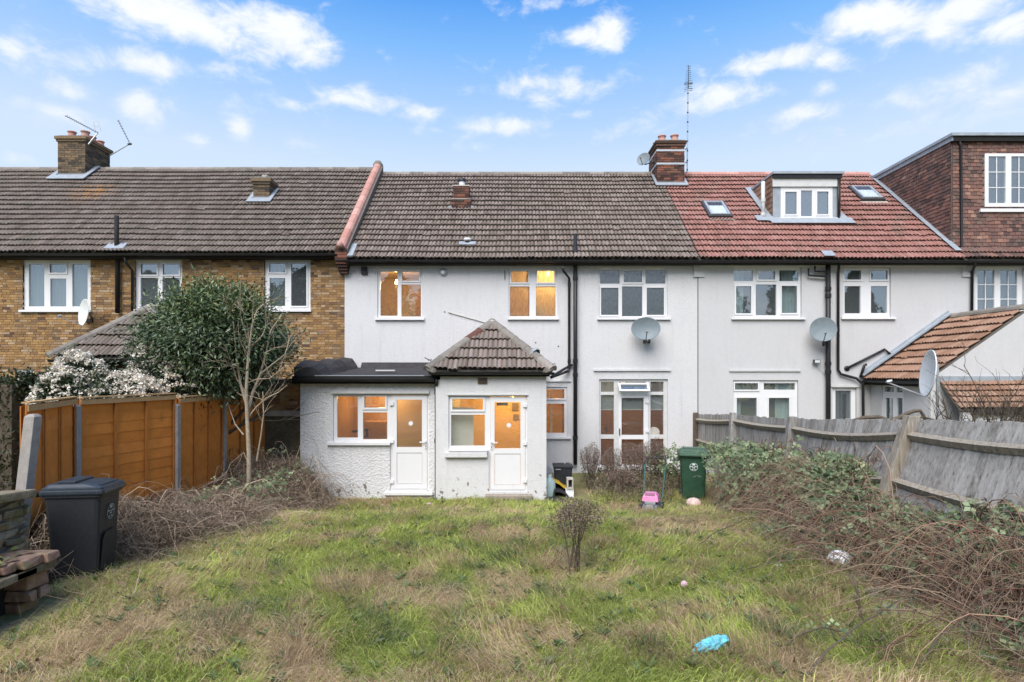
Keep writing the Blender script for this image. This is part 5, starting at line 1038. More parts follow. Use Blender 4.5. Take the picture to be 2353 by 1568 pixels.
MB().add([(k0.x+.03,-2.7,k0.z),(k1.x,-2.7,k0.z),(k1.x,-2.35,k0.z),(k0.x+.03,-2.35,k0.z),(k0.x,-2.74,k1.z-.06),(k1.x+.02,-2.74,k1.z-.06),(k1.x+.02,-2.3,k1.z-.06),(k0.x,-2.3,k1.z-.06)], [(0,1,5,4),(1,2,6,5),(2,3,7,6),(3,0,4,7),(4,5,6,7),(3,2,1,0)]).build('body', 'toolbox', tb, bevel=.015)
MB().box(k0.x-.02, k1.x+.04, -2.76, -2.28, k1.z-.058, k1.z).build('lid', 'toolbox', tb, bevel=.018); MB().tube([(k0.x+.25,-2.5,k1.z), (k0.x+.28,-2.5,k1.z+.06), (k1.x-.04,-2.5,k1.z+.06), (k1.x,-2.5,k1.z)], .014, 6).build('handle', 'metal_grey', tb)
MB().box(k0.x+.02, k0.x+.14, -2.765, -2.755, k1.z-.09, k1.z-.07).build('latch', 'metal_grey', tb)
MB().box(k0.x+.02, k1.x-.02, -2.7, -2.3, -.05, k0.z).build('stand', 'dark_object', tb)
def slab_thing(name, pts, th, mat, label, cat):
    """bent moulded sheet: profile in x-z swept in y"""
    mb = MB(); up = [Vector(p) for p in pts]; n = len(up); vs = up + [p + Vector((0, th, 0)) for p in up] + [p + Vector((0, 0, -.05)) for p in up] + [p + Vector((0, th, -.05)) for p in up]
    fs = [(i, i+1, n+i+1, n+i) for i in range(n-1)] + [(2*n+i+1, 2*n+i, 3*n+i, 3*n+i+1) for i in range(n-1)] + [(i+1, i, 2*n+i, 2*n+i+1) for i in range(n-1)] + [(n+i, n+i+1, 3*n+i+1, 3*n+i) for i in range(n-1)] + [(0, n, 3*n, 2*n), (n-1, 3*n-1, 4*n-1, 2*n-1)]
    return tag(mb.add(vs, fs).build(name, mat, bevel=.008), label, cat)
slab_thing('ride_on_toy', [P(u, v, -2.95) for u, v in ((1262,1102),(1275,1104),(1286,1109),(1295,1117),(1304,1121),(1312,1124),(1313,1136))], .3, 'yellow', 'bent yellow plastic ride-on shell in the junk beside the porch', 'toy')
slab_thing('plastic_tray', [P(u, v, -3.15) for u, v in ((1271,1140),(1274,1126),(1290,1128),(1303,1135),(1309,1145),(1308,1152))], .34, 'toolbox', 'curved black plastic tray lying at the foot of the junk pile', 'tray')
bt = tag(MB().lathe((P(1263, 1130, -2.9).x, -2.95, -.03), [(.001, 0), (.12, 0), (.13, .05), (.125, .34), (.07, .42), (.04, .44), (.04, .5), (.001, .5)], 14).build('water_bottle', 'teal_bottle', smooth=True), 'pale teal plastic bottle against the porch corner', 'bottle')
pb = P(1259, 1100, -2.8); fr_k = empty('folded_airer', (pb.x, -2.8, 0), 'folded grey wire airer leaning beside the porch corner', 'airer')
for j in range(5): MB().tube([P(1256 + j*2.2, 1130, -2.75), P(1257 + j*2.2, 1072 + j*2, -2.6)], .008, 5).build('wire', 'metal_grey', fr_k)
MB().tube([P(1254, 1068, -2.6), P(1268, 1080, -2.6), P(1267, 1128, -2.7)], .012, 6).build('frame', 'metal_grey', fr_k)
cb = P(1309, 1130, -3.0); MB(); sb = empty('cardboard_carton', (cb.x, -3.0, .05), 'small grey carton with an open end beside the yellow toy', 'carton'); MB().plate(cb.x-.07, cb.x+.07, .05+.12, .05+.36, [(cb.x-.04, cb.x+.045, .21, .38)], -3.12, -2.9).build('shell', 'cement', sb); MB().box(cb.x-.06, cb.x+.06, -2.99, -2.98, .19, .4).build('inside', 'dark_object', sb); MB().box(cb.x-.09, cb.x+.08, -3.1, -2.9, -.05, .17).build('base_box', 'white_bag', sb)
crumple('bin_bag', (P(1272, 1150, -3.5).x, -3.55, -.02), (.2, .14, .06), 'bin_black', 'crumpled black bin bag at the foot of the porch corner', 'bag', 3)
by = 11.9 - CD; q = P(1594, 1160, by); o = crumple('deflated_ball', (q.x, by, float(gh(q.x, by))-.02), (.14, .14, .11), 'ball_pink', 'faded pink and white ball in front of the green bin', 'ball', 5, sub=4, amp=.03)
def litter(nm, u, v, sz, mat, lb, ct, sd, amp=.075):
    d = 5.0
    for _ in range(8): x = (u - CU)*d/F; z = float(gh(x, d - CD)); d = (CH - z - .03)*F/(v - CV)
    return crumple(nm, (x, d - CD, z + .05), sz, mat, lb, ct, sd, sub=4, amp=amp)
o = litter('snack_packet', 1636, 1493, (.135, .05, .036), 'blue_bag', 'crumpled bright blue plastic packet lying on the lawn', 'litter', 8, .15); o.rotation_euler = (0, R(-8), R(22))
o = litter('paper_scrap', 1930, 1300, (.12, .08, .08), 'white_bag', 'crumpled white plastic scrap at the edge of the brambles', 'litter', 9)
litter('small_ball', 1572, 1352, (.03, .03, .03), 'soft_pink', 'small faded pink ball lying in the dry grass', 'ball', 10)
litter('paper_scrap', 985, 1163, (.05, .03, .025), 'soft_pink', 'tiny pale scrap on the grass near the left back door', 'litter', 12)
# paving slabs of an old path
pth = empty('path', (3.7, -9.5, .5)); tag(pth, kind='structure')
rdp = random.Random(2)
for j in range(7):
    y = -11.4 + j*.52; x = 3.55 + rdp.gauss(0, .03); z = float(gh(3.7, y)) + .035
    MB().obox((x, y, z-.05), (.46, rdp.gauss(0, .03), rdp.gauss(0, .01)), (rdp.gauss(0, .02), .47, rdp.gauss(0, .012)), (0, 0, .05)).build('paving_slab', 'paving', pth, bevel=.012)

# ------------------------------------------------------------------ satellite dishes and aerials
def dish(name, c, face, rad, mat, label, arm=.5, foot=None, el=1.0, back=None):
    """reflector facing along face > feed arm, receiver, mount"""
    c = Vector(c); ax = Vector(face).normalized(); t = empty(name, c, label, 'satellite dish', 'satellite dishes')
    side = ax.cross(Vector((0,0,1))).normalized(); up = side.cross(ax); n = 28; vs = []; rr = [0, .3, .6, .85, .97, 1.0]
    def S(r, a): return c + (side*math.cos(a)*rad + up*math.sin(a)*rad*el)*r + ax*(.22*rad*(r*r - 1))
    for r in rr[1:]: vs += [S(r, 2*math.pi*j/n) for j in range(n)]
    m_ = len(vs); vs += [v - ax*.02 for v in vs[:m_]]; cen = len(vs); vs += [S(0, 0), S(0, 0) - ax*.02]
    K = len(rr) - 1; fs = []
    for b0 in (0, m_):
        for i in range(K-1):
            for j in range(n):
                f = (b0+i*n+j, b0+i*n+(j+1) % n, b0+(i+1)*n+(j+1) % n, b0+(i+1)*n+j); fs.append(f if b0 == 0 else f[::-1])
        for j in range(n): fs.append((cen + (0 if b0 == 0 else 1), b0+j, b0+(j+1) % n) if b0 else (cen, b0+(j+1) % n, b0+j)[::-1])
    for j in range(n): fs.append(((K-1)*n+j, (K-1)*n+(j+1) % n, m_+(K-1)*n+(j+1) % n, m_+(K-1)*n+j))
    MB().add(vs, fs).build('reflector', mat, t, smooth=True)
    low = S(.97, -math.pi/2); foc = c + ax*arm - up*rad*el*.55
    MB().tube([low, foc], .012, 6).build('feed_arm', 'metal_dark' if mat != 'dish_white' else 'metal_grey', t); MB().tube([foc - ax*.02, foc + (c-foc).normalized()*.1], [.035, .025], 8).build('receiver', 'metal_grey', t)
    if foot is not None: 
        ft = Vector(foot); bk = c - ax*(.26*rad+.03); MB().tube([bk, bk - ax*.08 - Vector((0,0,.1)), ft], .018, 7).build('mount', 'metal_dark', t); MB().box(ft.x-.09, ft.x-.05, ft.y-.03, ft.y+.03, ft.z-.07, ft.z+.07).box(ft.x+.05, ft.x+.09, ft.y-.03, ft.y+.03, ft.z-.07, ft.z+.07).box(ft.x-.09, ft.x+.09, ft.y-.02, ft.y+.03, ft.z-.05, ft.z-.02).build('wall_bracket', 'metal_dark', t)
    return t
dish('satellite_dish', P(1484, 755, -.42), (-.15, -1, .12), .385, 'dish_grey', 'grey satellite dish under the upper right window of the white house', .38, P(1486, 783, -.03), .8)
dish('satellite_dish', P(1892, 757, -.45), (-.35, -1, .15), .33, 'dish_grey', 'round grey satellite dish on the soil pipe of the red-roofed house', .34, P(1898, 790, -.12))
d4 = dish('satellite_dish', P(191, 718, -.5), (-.6, -.8, .1), .36, 'dish_white', 'white satellite dish seen edge-on below the brick house window', .55, P(205, 735, -.03))
pd = 10.6 - CD; dish('satellite_dish', P(2130, 858, pd), (-.94, .34, .12), .43, 'dish_white', 'large white satellite dish on a pole behind the grey fence', .62)
pp = P(2154, 850, pd + .08); tag(MB().tube([(pp.x, pp.y, .2), (pp.x, pp.y, P(0, 836, pd).z)], .025, 8).build('dish_pole', 'metal_grey'), 'grey steel pole carrying the large white satellite dish', 'pole')
dish('satellite_dish', P(1478, 365, 3.1), (-.5, -.75, .25), .22, 'dish_grey', 'small satellite dish fixed to the red chimney', .25, (CH4[0]-.02, 3.5, P(0, 372, 3.5).z))
fl = empty('floodlight', P(1876, 831, -.1), 'small floodlight on a wire beside the soil pipe of the red-roofed house', 'light'); q = P(1876, 831, -.1); MB().box(q.x-.09, q.x+.09, -.16, -.08, q.z-.05, q.z+.05).build('body', 'metal_dark', fl, bevel=.01); MB().box(q.x-.07, q.x+.07, -.166, -.16, q.z-.035, q.z+.035).build('lens', 'dish_white', fl); MB().tube([(q.x-.06, 0, q.z-.06), (q.x-.06, -.09, q.z-.04)], .012, 5).tube([(q.x-.03, -.05, q.z-.06), P(1897, 862, -.05)], .006, 4).build('bracket', 'metal_grey', fl)
def yagi(name, mast, boom0, boom1, n, elen, label, mat='metal_dark', axis=None):
    t = empty(name, mast[0], label, 'aerial', 'roof aerials'); MB().tube(mast, .02, 7).build('mast', 'metal_grey', t)
    b0, b1 = Vector(boom0), Vector(boom1); MB().tube([b0, b1], .01, 5).build('boom', mat, t); e = Vector(axis) if axis else (b1-b0).cross(Vector((0,0,1))).normalized()
    for i in range(n): p = b0 + (b1-b0)*(i+.5)/n; w = elen*(1 - .45*i/n); MB().tube([p - e*w, p + e*w], .007, 4).build('element', mat, t)
    return t
my_ = 3.9; a0 = P(1579, 402, my_); a1 = P(1581, 182, my_)
ya = yagi('television_aerial', [a0, a1], P(1582, 205, my_), P(1582.5, 150, my_-.3), 12, .13, 'tall thin television aerial on a mast beside the red chimney', axis=(1, .2, 0))
for v_ in (190, 193, 205, 209): MB().tube([P(1572, v_ + 1, my_), P(1592, v_ - 1, my_)], .016 if v_ == 193 else .007, 5).build('reflector', 'metal_dark', ya)
for v_ in range(215, 400, 22): q = P(1579 + (402-v_)*.009, v_, my_); MB().tube([q - Vector((0,0,.02)), q + Vector((0,0,.02))], .028, 7).build('band', 'metal_dark', ya)
for v_ in (345, 376): MB().tube([P(1573, v_, 3.3), P(1579, v_-4, my_)], .018, 6).build('bracket', 'metal_dark', ya)
q = P(208, 330, 3.6)
ya = yagi('television_aerial', [P(203, 332, 3.45), P(224, 306, 3.6)], P(150, 266, 3.2), P(226, 306, 3.6), 15, .1, 'drooping television aerial on the big sooty chimney', axis=(.45, .1, .25))
for (u0, v0, u1, v1) in ((214,280,220,305),(214,280,227,280),(227,280,228,289),(216,290,228,289),(218,292,230,292),(230,292,231,302)): MB().tube([P(u0, v0, 3.6), P(u1, v1, 3.6)], .008, 4).build('reflector', 'metal_grey', ya)
ya = yagi('television_aerial', [P(252, 358, 4.4), P(299, 330, 4.4)], P(271, 276, 4.3), P(300, 333, 4.4), 10, .05, 'thin angled television aerial on an arm beside the big sooty chimney', axis=(.8, .3, .3)); MB().tube([P(294, 332, 4.4), P(302, 331, 4.4)], .035, 6).build('clamp', 'metal_dark', ya)
q = P(980, 824, -3.4); oa = empty('broken_aerial', P(988, 848, -3.4), 'rusty broken aerial stub at the left eave of the porch roof', 'aerial'); MB().tube([P(988, 850, -3.4), P(991, 832, -3.4)], .014, 6).build('mast', 'bark_dark', oa); MB().tube([P(976, 822, -3.4), P(996, 832, -3.5)], .012, 5).build('boom', 'metal_dark', oa); MB().tube([P(984, 829, -3.5), P(992, 826, -3.3)], .008, 4).build('element', 'metal_dark', oa)

# ------------------------------------------------------------------ plants
def unit(v): return v / np.maximum(np.linalg.norm(v, axis=-1, keepdims=True), 1e-9)
def tubes_np(paths, radii, sides=3):
    """paths (N, K, 3), radii (N, K) -> verts, triangles"""
    N, K, _ = paths.shape
    t = np.empty_like(paths); t[:, 1:-1] = paths[:, 2:] - paths[:, :-2]; t[:, 0] = paths[:, 1] - paths[:, 0]; t[:, -1] = paths[:, -1] - paths[:, -2]; t = unit(t)
    ref = np.where(np.abs(t[..., 2:3]) > .9, np.array([1., 0, 0]), np.array([0, 0, 1.])); a = unit(np.cross(t, ref)); b = np.cross(t, a)
    ang = 2*np.pi*np.arange(sides)/sides
    V = paths[:, :, None, :] + radii[:, :, None, None]*(a[:, :, None, :]*np.cos(ang)[None, None, :, None] + b[:, :, None, :]*np.sin(ang)[None, None, :, None])
    idx = np.arange(N*K*sides).reshape(N, K, sides); i0 = idx[:, :-1]; i1 = idx[:, 1:]; j0 = np.roll(i0, -1, 2); j1 = np.roll(i1, -1, 2)
    T = np.concatenate([np.stack([i0, j0, j1], -1).reshape(-1, 3), np.stack([i0, j1, i1], -1).reshape(-1, 3)])
    return V.reshape(-1, 3), T
def leaves_np(c, d, nrm, L, Wd, fold=.25):
    """folded leaves: base c, direction d, normal nrm, length, width -> verts (4 each), triangles"""
    s = unit(np.cross(d, nrm)); n2 = np.cross(s, d); L = L[:, None]; Wd = Wd[:, None]
    mid = c + d*L*.45; V = np.stack([c, mid + s*Wd/2 + n2*Wd*fold, c + d*L, mid - s*Wd/2 + n2*Wd*fold], 1)
    i = np.arange(len(c))[:, None]*4
    T = np.concatenate([i + np.array([[0, 1, 2]]), i + np.array([[0, 2, 3]])])
    return V.reshape(-1, 3), T
def join(parts):
    Vs, Ts, Cs = [], [], []; o = 0
    for V, T, C in parts: Vs.append(V); Ts.append(T + o); Cs.append(np.broadcast_to(C, V.shape) if np.ndim(C) == 1 else C); o += len(V)
    return np.concatenate(Vs), np.concatenate(Ts), np.concatenate(Cs)
def rep(C, k): return np.repeat(C, k, axis=0)
def palette(n, cols, jit=.15):
    cols = np.array(cols); w = rng.random(n)*(len(cols)-1); i = np.floor(w).astype(int); f = (w - i)[:, None]; c = cols[i]*(1-f) + cols[np.minimum(i+1, len(cols)-1)]*f
    return np.clip(c*(1 + rng.normal(0, jit, (n, 1))), .004, 1)
def rdir(n, zb=0.0):
    v = rng.normal(0, 1, (n, 3)); v[:, 2] += zb; return unit(v)
# ---- branching for bare trees
def grow(start, d, L, r, depth, rd, spread=.55, up=.15, seg=4, out=None, kids=(2, 4)):
    if out is None: out = []
    p = Vector(start); d = Vector(d).normalized(); pts = [p.copy()]; rs = [r]
    for i in range(seg):
        d = (d + Vector((rd.gauss(0, .12), rd.gauss(0, .12), rd.gauss(0, .1) + up*.15))).normalized(); p = p + d*(L/seg); pts.append(p.copy()); rs.append(r*(1 - .45*(i+1)/seg))
    out.append((pts, rs, depth))
    if depth > 0:
        for k in range(rd.randint(*kids)):
            f = rd.uniform(.35, 1.0); i = min(int(f*seg), seg-1); b = pts[i].lerp(pts[i+1], f*seg - i)
            nd = (d + Vector((rd.gauss(0, spread), rd.gauss(0, spread), rd.gauss(0, spread*.7) + up))).normalized()
            grow(b, nd, L*rd.uniform(.5, .8), r*.55, depth-1, rd, spread, up, seg, out, kids)
    return out
def branches_obj(name, segs, mat, parent, sides=6):
    mb = MB()
    for pts, rs, dep in segs: mb.tube(pts, rs, max(3, sides - (0 if dep > 1 else 2)), caps=False)
    return mb.build(name, mat, parent, smooth=True)

# ---- evergreen tree behind the orange fence
tr = empty('evergreen_tree', (-6.05, 11.6-CD, .3), 'dense dark evergreen tree behind the orange fence in front of the brick house', 'tree')
rd = random.Random(3); segs = []
base = Vector((-6.05, 11.7-CD, .3))
segs.append(([base, base + Vector((.05, 0, .9)), base + Vector((.1, 0, 1.7))], [.09, .08, .07], 3))
for k in range(9): a = k*.7; grow(base + Vector((.06, 0, 1.0 + .1*k)), (math.cos(a), math.sin(a), .9), 1.3, .04, 2, rd, out=segs)
branches_obj('trunk', segs, 'bark_dark', tr)
cc = np.array([-5.86, 11.6-CD, 3.34]); NC = 260
gi = np.arange(NC) + .5; ph_ = np.arccos(1 - 2*gi/NC); th_ = np.pi*(1 + 5**.5)*gi; u_ = unit(np.stack([np.cos(th_)*np.sin(ph_), np.sin(th_)*np.sin(ph_), np.cos(ph_)], -1) + rng.normal(0, .08, (NC, 3))); rad = .7 + .3*rng.random(NC)**.5
lob = 1 + .14*np.sin(u_[:, 0]*5 + 1) + .1*np.sin(u_[:, 2]*7 + 2)
clump = cc + u_*np.array([1.13, 1.0, .86])*(rad*lob)[:, None]; clump[:, 2] = np.maximum(clump[:, 2], 2.45 + .25*rng.random(NC))
nl = 220; c = np.repeat(clump, nl, 0); n = len(c); cu = np.repeat(u_, nl, 0); cs = np.repeat(.16 + .12*rng.random(NC), nl)
c = c + rng.normal(0, 1, (n, 3))*cs[:, None]*np.array([1, 1, .8])
d = unit(cu*.8 + rng.normal(0, .6, (n, 3)) + np.array([0, 0, -.3])); nr = unit(cu + rng.normal(0, .5, (n, 3)) + np.array([0, -.2, .8]))
V, T = leaves_np(c, d, nr, .07 + .05*rng.random(n), .026 + .014*rng.random(n)); tone = np.repeat(.8 + .45*rng.random(NC), nl)[:, None]
C = palette(n, [(.026, .046, .019), (.045, .076, .033), (.065, .105, .045), (.1, .14, .065), (.1, .115, .05)])*tone; high_leaf = (c[:, 2] > 3.5 + .5*rng.random(n)); C[high_leaf] *= np.array([1.35, 1.3, 1.0])  # leaves high in the crown get a lighter, yellower colour
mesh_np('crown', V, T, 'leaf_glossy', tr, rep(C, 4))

# ---- flowering shrubs
def viburnum(loc, centre, rx, ry, rz, heads, nc, label):
    t = empty('flowering_shrub', loc, label, 'shrub', 'flowering shrubs'); rd = random.Random(nc); sg = []
    for k in range(7): a = k*.9; grow(Vector(loc), (math.cos(a)*.5, math.sin(a)*.5, 1.2), 1.2, .025, 2, rd, out=sg)
    branches_obj('stems', sg, 'bark_dark', t, 5)
    u = rdir(nc, .5); lob = 1 + .2*np.sin(u[:, 0]*6 + nc) + .12*np.sin(u[:, 1]*5 + 1); cl_ = np.array(centre) + u*np.array([rx, ry, rz])*((.7 + .3*rng.random(nc))*lob)[:, None]
    nl = 110; c = np.repeat(cl_, nl, 0) + rng.normal(0, .1, (nc*nl, 3)); cu = np.repeat(u, nl, 0); n = len(c); d = unit(cu + rng.normal(0, .7, (n, 3)) + np.array([0, 0, -.2])); nr = unit(cu*.6 + np.array([0, 0, .9]) + rng.normal(0, .4, (n, 3)))
    V, T = leaves_np(c, d, nr, .055 + .04*rng.random(n), .028 + .015*rng.random(n)); C = palette(n, [(.022, .04, .02), (.04, .07, .035), (.06, .09, .045), (.085, .11, .06)]); mesh_np('leaves', V, T, 'leaf', t, rep(C, 4))
    uh = rdir(heads, .7); lob = 1 + .2*np.sin(uh[:, 0]*6 + nc) + .12*np.sin(uh[:, 1]*5 + 1); hc = np.array(centre) + uh*np.array([rx, ry, rz])*(1.08 + .12*rng.random(heads))[:, None]*lob[:, None]
    k = 26; q = rdir(heads*k, .8); sz = np.repeat(.05 + .04*rng.random(heads), k); c = np.repeat(hc, k, 0) + q*np.array([1, 1, .45])*sz[:, None]; n = len(c)
    V, T = leaves_np(c, rdir(n), unit(q + np.array([0, 0, .6])), .034 + .02*rng.random(n), .03 + .014*rng.random(n)); C = palette(n, [(.6, .52, .42), (.74, .7, .6), (.82, .8, .72), (.68, .58, .5)], .1); mesh_np('flower_heads', V, T, 'leaf', t, rep(C, 4))
viburnum((-7.45, 9.9-CD, .45), (-7.3, 9.9-CD, 2.18), .9, .5, .6, 420, 90, 'wide shrub with cream flower heads above the left end of the orange fence')
viburnum((-6.5, 10.6-CD, .45), (-6.5, 10.6-CD, 2.12), .52, .45, .74, 240, 66, 'domed shrub with cream flower heads between the tree and the wider flowering shrub')

# ---- clipped hedge at the left edge
hg = empty('hedge', (-8.9, -6.2, .4), 'dark clipped hedge at the left edge beyond the concrete post', 'hedge')
MB().box(-11.2, -8.0, -6.65, -5.7, .3, 2.55).build('core', 'bark_dark', hg)
n = 9000; c = np.stack([-11.2 + 3.25*rng.random(n), -6.67 + .1*rng.normal(0, .5, n), .4 + 2.25*rng.random(n)], -1); top = rng.random(n) < .3; c[top, 1] = -6.6 + rng.random(top.sum()); c[top, 2] = 2.6 + .08*rng.normal(0, 1, top.sum()); side = rng.random(n) < .25; c[side, 0] = -7.96 + .05*rng.normal(0, 1, side.sum()); c[side, 1] = -6.6 + rng.random(side.sum())
V, T = leaves_np(c, rdir(n), rdir(n, .5), .05 + .04*rng.random(n), .03 + .02*rng.random(n)); mesh_np('leaves', V, T, 'leaf', hg, rep(palette(n, [(.02, .03, .012), (.035, .05, .02), (.07, .065, .025)]), 4))

# ---- bare sapling in front of the fence
bt_ = empty('bare_tree', (-5.1, 10.9-CD, .3), 'bare pale-barked young tree in front of the dark evergreen', 'tree')
rd = random.Random(14); by_ = 10.9 - CD
def Q(u, v, dy=0.0): return P(u, v, by_ + dy)
segs = []
for pts, r0, r1 in (
    ([(572,1125),(572,1040),(568,960),(566,900),(569,840),(574,790),(580,745)], .036, .012), ([(569,950),(580,905),(598,860),(612,810),(622,760),(640,735)], .026, .008), ([(568,935),(552,880),(545,830),(540,780),(536,740)], .024, .007),
    ([(567,905),(543,870),(535,840),(520,800)], .012, .004), ([(574,800),(590,785),(604,770),(612,748),(622,742)], .016, .005), ([(575,790),(566,770),(558,745),(552,722),(556,705),(548,690)], .014, .004),
    ([(580,745),(590,715),(604,700),(620,690)], .01, .004), ([(572,820),(556,800),(548,775),(546,750)], .011, .004), ([(570,960),(590,935),(612,915),(640,902),(660,885)], .014, .004), ([(569,880),(590,872),(620,870),(650,845)], .01, .004),
    ([(567,915),(548,905),(530,885),(512,850),(505,820)], .012, .004), ([(598,860),(625,838),(655,815),(668,770)], .011, .004), ([(566,860),(545,845),(520,840)], .009, .004), ([(612,810),(630,800),(655,795)], .008, .003), ([(560,1000),(540,975),(528,940),(515,900)], .012, .004), ([(536,760),(526,735),(530,715)], .007, .003),
    ([(590,1060),(600,1000),(606,950),(604,900)], .014, .006), ([(575,1080),(560,1040),(530,1065),(515,1100)], .008, .003)):
    dy = rd.uniform(-.35, .35); m_ = len(pts); P3 = [Q(u, v, dy*(i/(m_-1)) + rd.gauss(0, .03)) for i, (u, v) in enumerate(pts)]; rs = [1.25*(r0 + (r1-r0)*i/(m_-1)) for i in range(m_)]; segs.append((P3, rs, 3))
    for k in range(5):
        i = rd.randint(1, m_-2); dirv = (P3[i+1]-P3[i]).normalized() + Vector((rd.gauss(0, .6), rd.gauss(0, .5), rd.gauss(.1, .4))); grow(P3[i].lerp(P3[i+1], rd.random()), dirv, rd.uniform(.2, .5), max(.006, rs[i]*.42), 1, rd, out=segs, kids=(1, 3))
branches_obj('trunk', [s for s in segs if s[2] == 3], 'bark', bt_, 7); tag(branches_obj('twigs', [s for s in segs if s[2] != 3], 'bark', bt_, 5), kind='stuff')

# ---- bare shrub behind the right fence
rt = empty('bare_shrub', (7.6, 9.6-CD, .4), 'bare twiggy shrub behind the grey fence at the right edge', 'shrub'); rd = random.Random(21); segs = []; b0 = Vector((7.55, 9.6-CD, .4))
for k in range(8):
    a = k*.8; grow(b0 + Vector((rd.gauss(0, .1), rd.gauss(0, .1), 0)), (math.cos(a)*.5, math.sin(a)*.3, 1), 1.2, .036, 4, rd, .5, .12, 4, segs, (2, 4))
segs = [s for s in segs if all(p.x > 6.45 and p.z < 3.55 for p in s[0])]
branches_obj('stems', [s for s in segs if s[2] >= 3], 'bark_dark', rt, 6); tag(branches_obj('twigs', [s for s in segs if s[2] < 3], 'bark_dark', rt, 5), kind='stuff')
# dead branch lying along the fence top
lb = empty('dead_branch', (6.0, 8.8-CD, 1.9), 'twisted dead branch lying along the top of the grey fence', 'branch'); dy_ = 8.9 - CD
MB().tube([P(u, v, dy_) for u, v in ((1960,966),(1985,960),(2020,958),(2040,966),(2062,962),(2085,950),(2100,945),(2115,944),(2122,955),(2126,968))], [.02,.03,.03,.03,.035,.03,.028,.025,.025,.02], 7).build('limb', 'bark_dark', lb, smooth=True); MB().tube([P(u, v, dy_) for u, v in ((2060,964),(2090,956),(2125,960),(2150,966))], [.02,.02,.018,.012], 6).build('limb', 'bark_dark', lb, smooth=True)

# ---- brambles and dead stems: masses nobody could count
def hz(x, y): return gh(x, y)
def canes(n, xs, ys, zt, Lr, mat_cols, rr, K=9, arch=1.0, dirb=None, ok=None):
    """arching canes rooted at (xs, ys)"""
    x0, y0 = xs, ys; z0 = hz(x0, y0); a = rng.random(n)*2*np.pi if dirb is None else dirb + rng.normal(0, .9, n); L = Lr[0] + (Lr[1]-Lr[0])*rng.random(n); h = zt*(.55 + .6*rng.random(n))
    t = np.linspace(0, 1, K)[None, :]; px_ = x0[:, None] + np.cos(a)[:, None]*L[:, None]*t; py_ = y0[:, None] + np.sin(a)[:, None]*L[:, None]*t; pz_ = z0[:, None] + h[:, None]*4*arch*(t*(1 - t*.92))
    px_ = px_ + np.cumsum(rng.normal(0, .022, (n, K)), 1); py_ = py_ + np.cumsum(rng.normal(0, .022, (n, K)), 1); pz_ = np.maximum(pz_ + np.cumsum(rng.normal(0, .016, (n, K)), 1), hz(px_, py_) + .01)
    Pth = np.stack([px_, py_, pz_], -1); r = None
    if ok is not None: kp = ok(Pth); Pth = Pth[kp]; n = len(Pth)
    r = (rr[0] + (rr[1]-rr[0])*rng.random(n))[:, None]*(1 - .6*t)
    V, T = tubes_np(Pth, r, 3); return Pth, (V, T, rep(palette(n, mat_cols), K*3))
# right-hand thicket
def top_r(x, y):
    """height of the bramble mass over the ground"""
    d = y + CD; edge = np.where(d < 9.7, 3.42 + .22*np.sin(y*1.7), 3.38 + .335*(d - 9.7) + .05*np.sin(y*1.7)); e = np.clip((x - edge)/np.where(d < 9.7, 1.15, .7), 0, 1); return e*(.74 + .3*np.clip((d - 8)/3, 0, 1) + .16*np.sin(y*2.1 + x))
def scatter_r(n, lim=None):
    x = 3.0 + 2.05*rng.random(n*3)**.85; y = -11.9 + 8.6*rng.random(n*3); w = top_r(x, y); k = rng.random(n*3) < w*1.6 + .02; return x[k][:n], y[k][:n]
def clear_bin(Pt_): u_px = CU + Pt_[..., 0]*F/(Pt_[..., 1] + CD); return ~((Pt_[..., 1] > -7.2) & (u_px < 1632) & (u_px > 1400)).any(1)
RED = [(.12, .07, .052), (.18, .115, .085), (.25, .175, .13), (.33, .25, .185), (.17, .13, .085)]
x, y = scatter_r(2600); Pr, A1 = canes(len(x), x, y, top_r(x, y), (.4, 1.5), RED, (.003, .0062), ok=clear_bin)
lean = Pr[..., 0] > 5.02 - .14*np.clip(2.1 - Pr[..., 2], 0, 3)
x, y = scatter_r(5200); n = len(x); z = hz(x, y) + top_r(x, y)*rng.random(n)**.6; dd = rdir(n)*np.array([1, 1, .5]); Ls = .12 + .3*rng.random(n); tt = np.linspace(-.5, .5, 4)[None, :, None]; Pt = np.stack([x, y, z], -1)[:, None, :] + dd[:, None, :]*Ls[:, None, None]*tt + np.cumsum(rng.normal(0, .012, (n, 4, 3)), 1)
kp = clear_bin(Pt); Pt = Pt[kp]; n = len(Pt); V, T = tubes_np(Pt, np.full((n, 4), .0028), 3); A2 = (V, T, rep(palette(n, [(.14, .1, .075), (.24, .18, .135), (.36, .29, .22), (.18, .12, .09)]), 12))
x, y = scatter_r(150); Pk, A5 = canes(len(x), x, y, top_r(x, y)*1.15, (.7, 1.8), [(.12, .06, .05), (.3, .2, .14), (.2, .1, .07)], (.006, .011), 10, ok=clear_bin)
V, T, C = join([A1, A2, A5]); V[:, 0] = np.where((V[:, 0] > 4.9) & (V[:, 1] < -3.4), np.minimum(V[:, 0], 5.0 - .1*np.clip(2 - V[:, 2], 0, 2)*np.clip((-V[:, 1] - 5)/4, 0, 1) + .02*rng.random(len(V))), V[:, 0])
o = mesh_np('bramble_stems', V, T, 'twig', None, C); tag(o, 'tangle of reddish-brown bramble stems along the grey fence', 'brambles', kind='stuff')
